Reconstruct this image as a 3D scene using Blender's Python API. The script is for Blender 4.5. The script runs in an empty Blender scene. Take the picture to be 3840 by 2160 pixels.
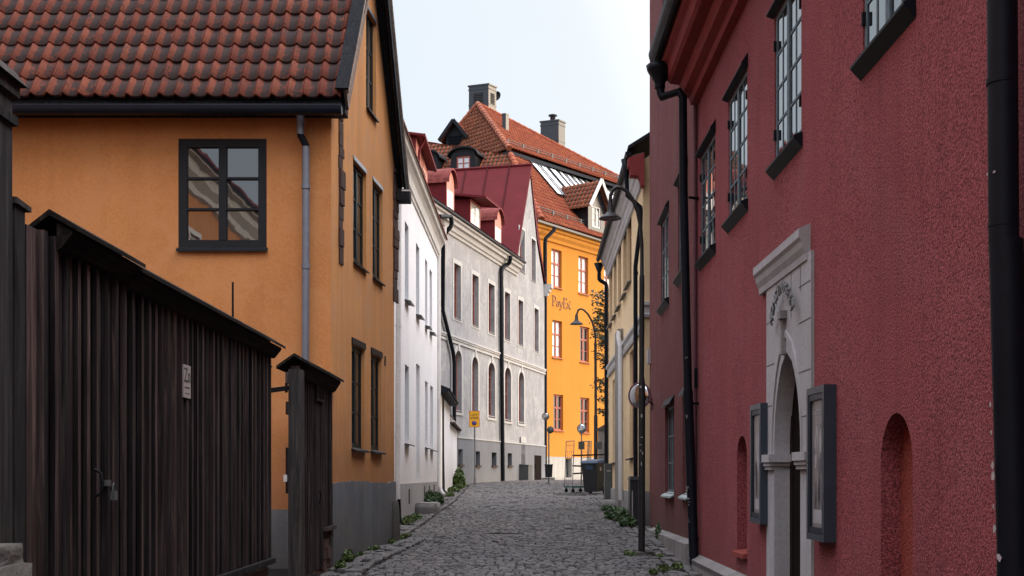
import bpy, math, random
from mathutils import Vector, Matrix
from mathutils.geometry import tessellate_polygon
R = math.radians
rnd = random.Random(7)
scene = bpy.context.scene
C = scene.collection

# ------------------------------------------------------------------ camera numbers
FPX, CX, HY, EYE = 4472.0, 1920.0, 1782.0, 1.6      # focal length and horizon of the photograph, in its pixels
def P(x, y, Y):
    return Vector(((x - CX) / FPX * Y, Y, EYE - (y - HY) / FPX * Y))
def gz(Y):                                          # the street climbs gently and levels out at its far end
    if Y <= 49: return 0.026 * Y
    return 1.274 + 0.09 * (1 - math.exp(-(Y - 49) / 3.46))

# ------------------------------------------------------------------ object helpers
def tag(o, label=None, cat=None, group=None, kind=None):
    if label: o['label'] = label
    if cat: o['category'] = cat
    if group: o['group'] = group
    if kind: o['kind'] = kind
    return o
def thing(name, loc, label, cat, group=None, rz=0.0):
    o = bpy.data.objects.new(name, None); C.objects.link(o)
    o.location = loc; o.rotation_euler = (0, 0, rz); o.empty_display_size = .2
    return tag(o, label, cat, group)

class MB:
    def __init__(s): s.v = []; s.f = []; s.sm = []; s.t = []; s.pa = {}
    def add(s, vs, fs, smooth=False, tint=None):
        n = len(s.v); s.v += [tuple(p) for p in vs]
        for f in fs:
            s.f.append(tuple(i + n for i in f)); s.sm.append(smooth); s.t.append(rnd.random() if tint is None else tint)
    def poly(s, pts, **k): s.add(pts, [tuple(range(len(pts)))], **k)
    def hexa(s, p, **k):                            # 8 corners: bottom ring 0-3, top ring 4-7
        s.add(p, [(3, 2, 1, 0), (4, 5, 6, 7), (0, 1, 5, 4), (1, 2, 6, 5), (2, 3, 7, 6), (3, 0, 4, 7)], **k)
    def box(s, x0, x1, y0, y1, z0, z1, **k):
        s.hexa([(x0, y0, z0), (x1, y0, z0), (x1, y1, z0), (x0, y1, z0), (x0, y0, z1), (x1, y0, z1), (x1, y1, z1), (x0, y1, z1)], **k)
    def bar(s, p, q, w, h, up=(0, 0, 1), **k):      # box along p-q, w sideways, h along up
        p, q = Vector(p), Vector(q); d = (q - p).normalized(); up = Vector(up)
        sd = d.cross(up).normalized() * (w / 2); u = sd.cross(d).normalized() * (h / 2)
        s.hexa([p - sd - u, p + sd - u, q + sd - u, q - sd - u, p - sd + u, p + sd + u, q + sd + u, q - sd + u], **k)
    def tube(s, path, r, n=10, caps=True, smooth=True, tint=None):
        path = [Vector(p) for p in path]; m = len(path)
        rr = r if isinstance(r, (list, tuple)) else [r] * m
        tint = rnd.random() if tint is None else tint
        d0 = (path[1] - path[0]).normalized()
        ref = Vector((0, 0, 1)) if abs(d0.z) < .9 else Vector((1, 0, 0))
        a = d0.cross(ref).normalized(); vs = []
        for i in range(m):
            if i == 0: d = path[1] - path[0]
            elif i == m - 1: d = path[-1] - path[-2]
            else: d = (path[i + 1] - path[i]).normalized() + (path[i] - path[i - 1]).normalized()
            d.normalize(); a = (a - d * a.dot(d)).normalized(); b = d.cross(a)
            for k in range(n):
                t = 2 * math.pi * k / n
                vs.append(path[i] + (a * math.cos(t) + b * math.sin(t)) * rr[i])
        fs = [(i * n + k, i * n + (k + 1) % n, (i + 1) * n + (k + 1) % n, (i + 1) * n + k) for i in range(m - 1) for k in range(n)]
        s.add(vs, fs, smooth=smooth, tint=tint)
        if caps:
            s.add(vs[:n], [tuple(range(n))[::-1]], tint=tint); s.add(vs[-n:], [tuple(range(n))], tint=tint)
    def lathe(s, c, prof, n=20, M=None, smooth=True):
        c = Vector(c); vs = []
        for r, z in prof:
            for k in range(n):
                t = 2 * math.pi * k / n; p = Vector((r * math.cos(t), r * math.sin(t), z))
                vs.append(c + (M @ p if M else p))
        m = len(prof)
        s.add(vs, [(i * n + k, i * n + (k + 1) % n, (i + 1) * n + (k + 1) % n, (i + 1) * n + k) for i in range(m - 1) for k in range(n)], smooth=smooth, tint=.5)
    def build(s, name, mat, parent=None, local=False):
        me = bpy.data.meshes.new(name); me.from_pydata(s.v, [], s.f)
        me.polygons.foreach_set('use_smooth', s.sm)
        a = me.attributes.new('tint', 'FLOAT', 'FACE'); a.data.foreach_set('value', s.t)
        for k, vals in s.pa.items():
            a = me.attributes.new(k, 'FLOAT', 'POINT'); a.data.foreach_set('value', vals)
        me.materials.append(mat); me.update()
        return link(name, me, parent, local)
def link(name, me, parent=None, local=False):
    o = bpy.data.objects.new(name, me); C.objects.link(o)
    if parent:
        o.parent = parent
        if not local and parent.type == 'EMPTY': o.location = -parent.location
    return o
def copy_tree(o, parent=None):
    c = o.copy(); C.objects.link(c)
    if parent: c.parent = parent
    for ch in list(o.children): copy_tree(ch, c)
    return c

class Fr:                                            # a vertical facade plane: u along it, n out of it, z up
    def __init__(s, p0, p1, out):
        s.o = Vector((p0[0], p0[1], 0)); d = Vector((p1[0] - p0[0], p1[1] - p0[1], 0)); s.L = d.length
        s.d = d.normalized(); n = Vector((s.d.y, -s.d.x, 0))
        s.n = n if n.dot(Vector((out[0], out[1], 0))) > 0 else -n
    def W(s, u, n, z): return s.o + s.d * u + s.n * n + Vector((0, 0, z))
    def hit(s, x, y, off=0.0):
        r = Vector(((x - CX) / FPX, 1, -(y - HY) / FPX)); o = Vector((0, 0, EYE))
        t = ((s.o + s.n * off) - o).dot(s.n) / r.dot(s.n); p = o + r * t
        return (p - s.o).dot(s.d), p.z
    def U(s, x, off=0.0): return s.hit(x, 1500, off)[0]
    def box(s, mb, u0, u1, n0, n1, z0, z1, **k):
        W = s.W
        mb.hexa([W(u0, n0, z0), W(u1, n0, z0), W(u1, n1, z0), W(u0, n1, z0), W(u0, n0, z1), W(u1, n0, z1), W(u1, n1, z1), W(u0, n1, z1)], **k)
    def slab(s, mb, u0, u1, na, za, nb, zb, th, **k):   # sloping board from (na,za) at the wall to (nb,zb) at its lip
        W = s.W
        mb.hexa([W(u0, na, za - th), W(u1, na, za - th), W(u1, nb, zb - th), W(u0, nb, zb - th), W(u0, na, za), W(u1, na, za), W(u1, nb, zb), W(u0, nb, zb)], **k)
    def profile(s, mb, u0, u1, prof, caps=True):     # closed (n,z) outline run along the facade
        a = [s.W(u0, n, z) for n, z in prof]; b = [s.W(u1, n, z) for n, z in prof]; m = len(prof)
        mb.add(a + b, [(i, (i + 1) % m, m + (i + 1) % m, m + i) for i in range(m)], tint=.5)
        if caps: mb.poly(a, tint=.5); mb.poly(b, tint=.5)

def arch_poly(u0, u1, z0, zs, rise, n=12):
    c = (u0 + u1) / 2; r = (u1 - u0) / 2
    return [(u0, z0), (u1, z0)] + [(c + r * math.cos(math.pi * k / n), zs + rise * math.sin(math.pi * k / n)) for k in range(n + 1)]
def rect(u0, u1, z0, z1): return [(u0, z0), (u1, z0), (u1, z1), (u0, z1)]
def wall(fr, outer, holes, depth, mat, parent, name='wall', n0=0.0):
    mb = MB(); loops = [[Vector((u, z, 0)) for u, z in lp] for lp in [outer] + holes]
    flat = [p for lp in loops for p in lp]
    mb.add([fr.W(p.x, n0, p.y) for p in flat], tessellate_polygon(loops), tint=.5)
    for h in holes:
        m = len(h); a = [fr.W(u, n0, z) for u, z in h]; b = [fr.W(u, n0 - depth, z) for u, z in h]
        mb.add(a + b, [(i, (i + 1) % m, m + (i + 1) % m, m + i) for i in range(m)], tint=.5)
    return mb.build(name, mat, parent)
def solid_poly(mb, fr, pts, n0, n1, tint=.5):
    m = len(pts); a = [fr.W(u, n0, z) for u, z in pts]; b = [fr.W(u, n1, z) for u, z in pts]
    mb.add(a + b, [(i, (i + 1) % m, m + (i + 1) % m, m + i) for i in range(m)], tint=tint)
    tri = tessellate_polygon([[Vector((u, z, 0)) for u, z in pts]])
    mb.add(a, tri, tint=tint); mb.add(b, tri, tint=tint)

# ------------------------------------------------------------------ materials
class NT:
    def __init__(s, name):
        s.m = bpy.data.materials.new(name); s.m.use_nodes = True
        s.n = s.m.node_tree.nodes; s.l = s.m.node_tree.links
        s.b = s.n['Principled BSDF']
    def node(s, t, **k):
        o = s.n.new(t)
        for a, v in k.items():
            if a.startswith('i_'):
                key = a[2:]; key = int(key) if key.isdigit() else key.replace('_', ' ')
                o.inputs[key].default_value = v
            else: setattr(o, a, v)
        return o
    def L(s, a, b): s.l.new(a, b)
    def pos(s, scale=(1, 1, 1)):
        g = s.node('ShaderNodeNewGeometry'); mp = s.node('ShaderNodeMapping'); mp.inputs['Scale'].default_value = scale
        s.L(g.outputs['Position'], mp.inputs['Vector']); return mp.outputs['Vector']
    def noise(s, scale, detail=4, rough=.55, vec=None, dist=0.0):
        o = s.node('ShaderNodeTexNoise'); o.inputs['Scale'].default_value = scale; o.inputs['Detail'].default_value = detail
        o.inputs['Roughness'].default_value = rough; o.inputs['Distortion'].default_value = dist
        s.L(vec or s.pos(), o.inputs['Vector']); return o.outputs['Fac']
    def ramp(s, fac, stops):
        r = s.node('ShaderNodeValToRGB'); e = r.color_ramp.elements
        while len(e) < len(stops): e.new(.5)
        for el, (p, c) in zip(e, stops): el.position = p; el.color = (*c, 1) if len(c) == 3 else c
        s.L(fac, r.inputs['Fac']); return r.outputs['Color']
    def mix(s, fac, a, b, mode='MIX'):
        m = s.node('ShaderNodeMix', data_type='RGBA', blend_type=mode)
        for sock, v in ((m.inputs[0], fac), (m.inputs[6], a), (m.inputs[7], b)):
            if isinstance(v, (int, float)): sock.default_value = v
            elif isinstance(v, tuple): sock.default_value = (*v, 1)
            else: s.L(v, sock)
        return m.outputs[2]
    def attr(s, name): return s.node('ShaderNodeAttribute', attribute_name=name).outputs['Fac']
    def bump(s, h, dist, strength=1.0):
        b = s.node('ShaderNodeBump'); b.inputs['Distance'].default_value = dist; b.inputs['Strength'].default_value = strength
        s.L(h, b.inputs['Height']); s.L(b.outputs['Normal'], s.b.inputs['Normal'])
    def col(s, c):
        if isinstance(c, tuple): s.b.inputs['Base Color'].default_value = (*c, 1)
        else: s.L(c, s.b.inputs['Base Color'])
    def set(s, **k):
        for a, v in k.items(): s.b.inputs[a.replace('_', ' ')].default_value = v
        return s.m
def dk(c, f): return tuple(x * f for x in c)

def plaster(name, c, grain=40, gd=.004, mott=.18, streak=.12, dirt=None, rough=.92, patch=None):
    t = NT(name)
    n1 = t.noise(.55, 6, .62); n2 = t.noise(1.0, 5, .6, t.pos((5, 5, .35)))
    base = t.ramp(n1, [(.28, dk(c, 1 - mott)), (.5, c), (.75, tuple(min(1, x * (1 + mott * .7)) for x in c))])
    base = t.mix(t.ramp(n2, [(.40, (0, 0, 0)), (.72, (streak * 2.2,) * 3)]), base, dk(c, .62))
    fine = t.noise(grain, 3, .6)
    base = t.mix(t.ramp(fine, [(.38, (.22,) * 3), (.58, (0, 0, 0))]), base, dk(c, .45))
    if patch:
        pn = t.noise(1.7, 7, .7, None, .6)
        base = t.mix(t.ramp(pn, [(.46, (0, 0, 0)), (.62, (.8,) * 3)]), base, patch)
    if dirt:                                          # splash dirt low on the wall, ragged upper edge
        z0, z1, dc = dirt
        g = t.node('ShaderNodeNewGeometry'); sp = t.node('ShaderNodeSeparateXYZ'); t.L(g.outputs['Position'], sp.inputs[0])
        ma = t.node('ShaderNodeMath', operation='MULTIPLY_ADD'); t.L(t.noise(1.6, 6, .65), ma.inputs[0]); ma.inputs[1].default_value = 1.4 * (z1 - z0)
        t.L(sp.outputs['Z'], ma.inputs[2])
        mr = t.node('ShaderNodeMapRange'); t.L(ma.outputs[0], mr.inputs['Value'])
        mr.inputs['From Min'].default_value = z0 + .7 * (z1 - z0); mr.inputs['From Max'].default_value = z1 + .7 * (z1 - z0)
        mr.inputs['To Min'].default_value = .75; mr.inputs['To Max'].default_value = 0
        base = t.mix(mr.outputs[0], base, dc)
    t.col(base)
    t.bump(fine, gd); return t.set(Roughness=rough, Specular_IOR_Level=.2)
def roughcast(name, c, dirt=None, streak=.16):
    t = NT(name); n1 = t.noise(.8, 7, .65); n2 = t.noise(1.0, 5, .6, t.pos((4, 4, .3)))
    base = t.ramp(n1, [(.25, dk(c, .80)), (.5, c), (.75, dk(c, 1.16))])
    base = t.mix(t.ramp(n2, [(.42, (0, 0, 0)), (.75, (streak * 2.2,) * 3)]), base, dk(c, .6))
    n3 = t.noise(.33, 4, .7, None, .8); base = t.mix(t.ramp(n3, [(.48, (0, 0, 0)), (.60, (.42,) * 3)]), base, tuple(min(1, x * .9 + .035) for x in c))
    n4 = t.noise(1.0, 6, .7, t.pos((7, 7, .16))); base = t.mix(t.ramp(n4, [(.55, (0, 0, 0)), (.74, (.45,) * 3)]), base, dk(c, .45))
    g1 = t.noise(72, 2, .55); g2 = t.noise(30, 3, .6)
    base = t.mix(t.ramp(g1, [(.38, (.78,) * 3), (.52, (0, 0, 0))]), base, dk(c, .36))
    base = t.mix(t.ramp(g1, [(.54, (0, 0, 0)), (.70, (.5,) * 3)]), base, tuple(min(1, x * 1.5 + .03) for x in c))
    if dirt:
        z0, z1, dc = dirt
        g = t.node('ShaderNodeNewGeometry'); sp = t.node('ShaderNodeSeparateXYZ'); t.L(g.outputs['Position'], sp.inputs[0])
        ma = t.node('ShaderNodeMath', operation='MULTIPLY_ADD'); t.L(t.noise(1.6, 6, .65), ma.inputs[0]); ma.inputs[1].default_value = 1.4 * (z1 - z0)
        t.L(sp.outputs['Z'], ma.inputs[2]); mr = t.node('ShaderNodeMapRange'); t.L(ma.outputs[0], mr.inputs['Value'])
        mr.inputs['From Min'].default_value = z0 + .7 * (z1 - z0); mr.inputs['From Max'].default_value = z1 + .7 * (z1 - z0); mr.inputs['To Min'].default_value = .8; mr.inputs['To Max'].default_value = 0
        base = t.mix(mr.outputs[0], base, dc)
    t.col(base); ad = t.node('ShaderNodeMath', operation='MULTIPLY_ADD'); t.L(g2, ad.inputs[0]); ad.inputs[1].default_value = .4; t.L(g1, ad.inputs[2]); t.bump(ad.outputs[0], .013)
    return t.set(Roughness=.95, Specular_IOR_Level=.12)
def paint(name, c, rough=.5, var=.25, metal=0.0, spec=.4, scale=6):
    t = NT(name); n = t.noise(scale, 5, .65)
    t.col(t.ramp(n, [(.3, dk(c, 1 - var)), (.6, c), (.8, tuple(min(1, x * (1 + var * .8)) for x in c))]))
    t.bump(t.noise(70, 2), .0012); return t.set(Roughness=rough, Metallic=metal, Specular_IOR_Level=spec)
def wood(name, c1, c2, c3, axis='z', rough=.85, moss=None):
    t = NT(name); sc = {'z': (26, 26, 1.3), 'y': (26, 1.3, 26), 'x': (1.3, 26, 26)}[axis]
    g = t.noise(1.0, 6, .65, t.pos(sc), .4)
    base = t.ramp(g, [(.25, c1), (.52, c2), (.78, c3)])
    tn = t.ramp(t.attr('tint'), [(0, (.42, .42, .45)), (.5, (.95,) * 3), (.8, (1.35, 1.2, 1.12)), (1, (1.85, 1.6, 1.5))])
    base = t.mix(1.0, base, tn, 'MULTIPLY')
    if moss: base = t.mix(t.ramp(t.noise(5, 6, .7), [(.55, (0, 0, 0)), (.7, (.7,) * 3)]), base, moss)
    t.col(base); t.bump(g, .006); return t.set(Roughness=rough, Specular_IOR_Level=.06)
def tilemat(name, red, red2, dark, lichen, amt):
    t = NT(name)
    base = t.ramp(t.attr('tint'), [(0, dk(red, .86)), (.45, red), (.9, red2), (1, dk(red2, 1.1))])
    base = t.mix(t.ramp(t.noise(9, 6, .7), [(.35, (0, 0, 0)), (.7, (.55,) * 3)]), base, dk(red, .5))
    m = t.node('ShaderNodeMath', operation='MULTIPLY_ADD'); t.L(t.attr('pan'), m.inputs[0]); m.inputs[1].default_value = .36
    m2 = t.node('ShaderNodeMath', operation='MULTIPLY_ADD'); t.L(t.noise(.75, 4, .6), m2.inputs[0]); m2.inputs[1].default_value = .55
    m3 = t.node('ShaderNodeMath', operation='MULTIPLY_ADD'); t.L(t.noise(6.5, 8, .85), m3.inputs[0]); m3.inputs[1].default_value = 2.1; m3.inputs[2].default_value = -.83; t.L(m3.outputs[0], m2.inputs[2]); t.L(m2.outputs[0], m.inputs[2])
    base = t.mix(t.ramp(m.outputs[0], [(.60 - amt, (0, 0, 0)), (.74 - amt, (.92,) * 3)]), base, dark)
    base = t.mix(t.ramp(t.noise(34, 5, .75), [(.64, (0, 0, 0)), (.72, (.55,) * 3)]), base, lichen)
    t.col(base); t.bump(t.noise(50, 4, .7), .006); return t.set(Roughness=.85, Specular_IOR_Level=.3)
def glassmat(name, c=(.012, .015, .02), ior=3.0, wave=.004, rough=.015):
    t = NT(name); t.col(c); t.bump(t.noise(2.2, 2, .5), wave); return t.set(Roughness=rough, IOR=ior)

M = {}
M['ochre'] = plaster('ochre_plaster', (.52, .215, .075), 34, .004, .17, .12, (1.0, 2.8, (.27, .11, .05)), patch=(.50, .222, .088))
M['ochre_gable'] = plaster('ochre_plaster_lit', (.64, .30, .11), 34, .004, .14, .30, (1.4, 2.9, (.30, .13, .05)), patch=(.50, .26, .13))  # same ochre paint, made paler to carry the gable's stronger light
M['plinth'] = plaster('grey_plinth', (.15, .16, .175), 30, .004, .3, .4, (.35, 1.4, (.075, .068, .058)), patch=(.19, .175, .16))
M['roofred'] = tilemat('weathered_pantile', (.155, .038, .022), (.20, .055, .030), (.028, .021, .020), (.24, .21, .19), .01)
M['rooforange'] = tilemat('orange_pantile', (.27, .062, .028), (.33, .085, .036), (.11, .045, .028), (.26, .15, .09), -.10)
M['hiporange'] = tilemat('mossy_orange_pantile', (.26, .070, .034), (.33, .10, .045), (.07, .045, .028), (.24, .18, .10), .0)
M['black'] = paint('black_paint', (.006, .0075, .012), .5, .3, 0, .12)
M['tar'] = wood('tarred_board', (.006, .006, .008), (.018, .02, .024), (.05, .052, .055), 'y', .7)
M['slate'] = paint('blueblack_gutter', (.010, .015, .026), .4, .3, 0, .25)
M['zinc'] = paint('zinc_pipe', (.165, .175, .21), .42, .18, .25, .5, 9)
M['wfence'] = wood('weathered_plank', (.0095, .0076, .0082), (.037, .0295, .0295), (.115, .092, .086))
M['wpost'] = wood('grey_post', (.014, .0135, .0145), (.045, .042, .042), (.10, .093, .086), moss=(.045, .048, .032))
M['wcap'] = wood('dark_cap_board', (.006, .005, .0045), (.016, .013, .011), (.055, .047, .042), 'y')
M['wgrey'] = wood('silvered_board', (.10, .085, .075), (.2, .175, .155), (.3, .27, .25), 'y')
M['frame_dk'] = paint('dark_frame', (.014, .015, .018), .55, .2, 0, .15)
M['frame_gn'] = paint('dark_green_frame', (.009, .015, .016), .5, .25, 0, .2)
M['flash'] = paint('zinc_flashing', (.22, .26, .30), .4, .15, .3)
M['frame_gg'] = paint('grey_green_frame', (.105, .145, .165), .65, .4, 0, .2, 22)
M['frame_rd'] = paint('oxide_red_frame', (.33, .085, .06), .55, .2)
M['glass'] = glassmat('window_glass')
M['glass2'] = glassmat('old_window_glass', (.012, .015, .018), 2.4, .0012)
M['glass3'] = glassmat('dim_window_glass', (.02, .022, .024), 1.55, .004, .06)
M['palepane'] = paint('pale_pane', (.55, .56, .58), .3, .06, 0, .6)  # opaque pale pane colour, nothing modelled behind it
M['white'] = plaster('white_plaster', (.86, .86, .885), 34, .003, .06, .07, (1.4, 2.6, (.62, .57, .54)))
M['whitetrim'] = plaster('white_trim', (.68, .655, .63), 30, .002, .10, .18)
M['greyrev'] = plaster('grey_base', (.36, .345, .345), 30, .003, .12, .2, (.3, 1.0, (.26, .24, .225)))
M['grey'] = plaster('grey_stucco', (.30, .30, .314), 9, .008, .14, .14, patch=(.36, .358, .36))
M['greytrim'] = plaster('grey_house_trim', (.45, .445, .44), 30, .002, .08, .10)
M['greyplinth'] = plaster('grey_house_plinth', (.185, .192, .212), 30, .003, .14, .22, (1.1, 2.3, (.21, .205, .20)))
M['redmetal'] = paint('red_sheet_metal', (.125, .0165, .020), .7, .22, .0, .12, 1.3)
M['seam'] = paint('seam_metal', (.06, .009, .011), .7, .2, 0, .1)
M['redmetaldk'] = paint('oxblood_sheet', (.115, .015, .018), .7, .2, .0, .12)
M['redfront'] = paint('red_dormer_front', (.55, .20, .15), .6, .1)
M['lichenroof'] = paint('lichened_metal', (.20, .055, .048), .85, .45, 0, .1, 5)
M['yellow'] = plaster('yellow_plaster', (.55, .225, .034), 20, .003, .06, .05)
M['yellowtrim'] = plaster('yellow_cornice', (.64, .27, .045), 20, .002, .05, .05)
M['yplinth'] = plaster('yellow_house_plinth', (.42, .40, .37), 20, .003, .15, .2)
M['cream'] = plaster('cream_plaster', (.70, .52, .31), 30, .003, .08, .10)
M['creamtrim'] = plaster('cream_house_trim', (.47, .45, .44), 30, .003, .10, .2)
M['creamplinth'] = plaster('cream_house_plinth', (.36, .34, .33), 24, .006, .2, .3, (.3, 1.3, (.12, .11, .105)), patch=(.25, .235, .22))
M['shutter'] = paint('brown_shutter', (.26, .12, .075), .7, .25)
M['roughstone'] = plaster('rough_stone', (.24, .22, .20), 18, .012, .35, .3)
M['roughcast'] = roughcast('red_roughcast', (.258, .064, .070), (.2, 1.1, (.16, .05, .045)))
M['niche'] = roughcast('niche_plaster', (.26, .052, .040))
M['maroon'] = roughcast('maroon_roughcast', (.165, .056, .055), (.4, 1.4, (.10, .058, .048)), .28)
M['cornice'] = paint('red_cornice', (.235, .044, .044), .8, .18, 0, .1)
M['limestone'] = plaster('limestone', (.375, .36, .365), 26, .003, .16, .2, patch=(.31, .295, .29))
M['limedark'] = plaster('damp_stone', (.10, .09, .085), 26, .006, .3, .3)
M['granite'] = plaster('granite', (.25, .235, .225), 60, .008, .3, .25, patch=(.16, .15, .145))
M['granite_dk'] = plaster('mossy_granite', (.105, .095, .085), 30, .015, .35, .25, patch=(.07, .062, .055))
M['iron'] = paint('wrought_iron', (.009, .009, .011), .65, .3, 0, .12)
M['verdigris'] = paint('verdigris_sill', (.30, .36, .36), .6, .3)
M['lamp'] = paint('lamp_paint', (.022, .021, .021), .5, .3, 0, .25, 14)
M['lampin'] = paint('lamp_inside', (.20, .20, .21), .3, .1)
M['caseblue'] = paint('bluegrey_case', (.028, .036, .05), .38, .15)
M['signyellow'] = paint('sign_yellow', (.72, .36, .01), .45, .06)
M['signred'] = paint('sign_red', (.42, .05, .03), .5, .08)
M['signblue'] = paint('sign_blue', (.035, .06, .25), .5, .08)
M['ink'] = paint('ink', (.02, .018, .02), .7, .1)
M['steel'] = paint('galvanised', (.20, .21, .22), .4, .2, .5)
M['plate'] = paint('enamel_plate', (.34, .31, .31), .4, .08)
M['plateink'] = paint('plate_ink', (.06, .055, .055), .6, .1)
M['chim'] = paint('chimney_sheet', (.022, .024, .030), .22, .1, .0, .5); M['chim'].node_tree.nodes['Principled BSDF'].inputs['IOR'].default_value = 1.6
M['glassb'] = glassmat('glare_tinted_glass', (.66, .63, .60), 2.2, .002, .03)  # pale base colour stands in for bright sky reflected in the panes
M['skyglass'] = glassmat('roof_glass', (.80, .83, .86), 2.0, .001, .05)  # near-white base puts the sky glare of the skylights into the colour
M['mirror'] = NT('convex_mirror').set(Metallic=1.0, Roughness=.04); M['mirror'].node_tree.nodes['Principled BSDF'].inputs['Base Color'].default_value = (.55, .56, .58, 1)
M['binblack'] = paint('bin_plastic', (.016, .017, .020), .45, .2)
M['binblue'] = paint('bin_lid', (.025, .05, .10), .45, .15)
M['green'] = paint('cart_green', (.05, .12, .10), .5, .2)
M['rubber'] = paint('rubber', (.012, .012, .013), .8, .2)
M['boxgrey'] = paint('cabinet_grey', (.075, .08, .08), .55, .15)
M['poster'] = paint('poster_paper', (.20, .17, .165), .35, .25, 0, .5, 5)
M['postermark'] = paint('poster_print', (.34, .32, .33), .4, .1)
M['posterdk'] = paint('poster_dark', (.10, .092, .10), .4, .2)
M['doorbrown'] = paint('brown_door', (.018, .012, .009), .9, .3, 0, .05)
M['doordark'] = paint('dark_door', (.013, .009, .008), .9, .3, 0, .03)
M['lettering'] = paint('faded_lettering', (.30, .135, .055), .7, .15)
M['soil'] = plaster('joint_soil', (.014, .013, .012), 30, .01, .4, .2)
M['pink'] = paint('purple_red_pipe', (.15, .055, .07), .7, .2)
M['brick'] = plaster('dark_brick', (.085, .05, .042), 30, .012, .45, .3)

def stonemat():
    t = NT('sett_stone')
    base = t.ramp(t.attr('tint'), [(0, (.052, .047, .045)), (.3, (.082, .074, .071)), (.62, (.108, .097, .093)), (.9, (.140, .125, .117)), (1, (.18, .162, .15))])
    base = t.mix(t.ramp(t.noise(.35, 5, .6), [(.35, (0, 0, 0)), (.7, (.5,) * 3)]), base, (.068, .066, .074))
    base = t.mix(t.ramp(t.noise(45, 4, .7), [(.45, (0, 0, 0)), (.7, (.5,) * 3)]), base, (.04, .036, .036))
    t.col(base); t.bump(t.noise(60, 4, .7), .006); return t.set(Roughness=.72, Specular_IOR_Level=.35)
M['stone'] = stonemat()
def leafmat(name, c):
    t = NT(name)
    t.col(t.ramp(t.attr('tint'), [(0, dk(c, .4)), (.5, c), (1, dk(c, 1.7))])); return t.set(Roughness=.55, Specular_IOR_Level=.4)
M['leaf'] = leafmat('weed_leaf', (.065, .10, .020)); M['leafdk'] = leafmat('shrub_leaf', (.034, .070, .018)); M['leaftree'] = leafmat('tree_leaf', (.026, .045, .017))
M['bark'] = wood('bark', (.02, .017, .014), (.05, .042, .035), (.09, .08, .07))

# ------------------------------------------------------------------ building helpers
def tiles(O, Ud, Sd, poly, cw, rl, mat, parent, name='roof', amp=.035, lift=.03, ns=8, jit=.004, seed=1):
    """pantile courses on the plane O + u*Ud + s*Sd, clipped to the convex outline poly (u,s)"""
    rr = random.Random(seed); O, Ud, Sd = Vector(O), Vector(Ud).normalized(), Vector(Sd).normalized(); N = Ud.cross(Sd).normalized()
    if N.z < 0: N = -N
    def span(s):
        xs = []
        for i in range(len(poly)):
            (ua, sa), (ub, sb) = poly[i], poly[(i + 1) % len(poly)]
            if abs(sb - sa) < 1e-9: continue
            k = (s - sa) / (sb - sa)
            if -1e-6 <= k <= 1 + 1e-6: xs.append(ua + (ub - ua) * k)
        return (min(xs), max(xs)) if xs else (0, 0)
    s0 = min(p[1] for p in poly); s1 = max(p[1] for p in poly); mb = MB(); pan = []
    def prof(ph):                                       # narrow roll, wide pan
        if ph < .36: return amp * math.sin(math.pi * ph / .36)
        return -amp * .42 * math.sin(math.pi * (ph - .36) / .64)
    nrow = max(1, int(math.ceil((s1 - s0) / rl - .01)))
    for r in range(nrow):
        sa = s0 + r * rl; sb = min(s1, sa + rl * 1.0)
        la, ra = span(sa + 1e-4); lb, rb = span(sb - 1e-4)
        lo, hi = min(la, lb), max(ra, rb); c0 = math.floor(lo / cw)
        cols = int(math.ceil((hi - lo) / cw)) + 1
        for c in range(cols):
            tint = rr.random(); dj = rr.uniform(-jit, jit); tj = rr.uniform(-jit, jit) * 1.5
            for k in range(ns):
                ua = (c0 + c + k / ns) * cw; ub = (c0 + c + (k + 1) / ns) * cw
                a0, a1 = min(max(ua, la), ra), min(max(ub, la), ra); b0, b1 = min(max(ua, lb), rb), min(max(ub, lb), rb)
                if a1 - a0 < 1e-6 and b1 - b0 < 1e-6: continue
                h0, h1 = prof(k / ns), prof((k + 1) / ns)
                def pt(u, s, h): return O + Ud * u + Sd * (s + tj) + N * (h + dj)
                vs = [pt(a0, sa - .03, h0 + lift), pt(a1, sa - .03, h1 + lift), pt(b1, sb, h1), pt(b0, sb, h0),
                      pt(a0, sa - .03, h0 + lift - .028), pt(a1, sa - .03, h1 + lift - .028)]
                mb.add(vs, [(0, 1, 2, 3)], smooth=True, tint=tint); mb.f.append((len(mb.v) - 2, len(mb.v) - 1, len(mb.v) - 5, len(mb.v) - 6)); mb.sm.append(False); mb.t.append(tint)
                p0 = 1.0 if k / ns > .40 else 0.0; p1 = 1.0 if (k + 1) / ns > .40 and (k + 1) / ns < .97 else 0.0
                pan += [p0, p1, p1, p0, p0, p1]
    mb.pa['pan'] = pan
    return mb.build(name, mat, parent)
def merge_smooth(o, d=.0005):
    import bmesh
    bm = bmesh.new(); bm.from_mesh(o.data); bmesh.ops.remove_doubles(bm, verts=bm.verts, dist=d); bm.to_mesh(o.data); bm.free()

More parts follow.
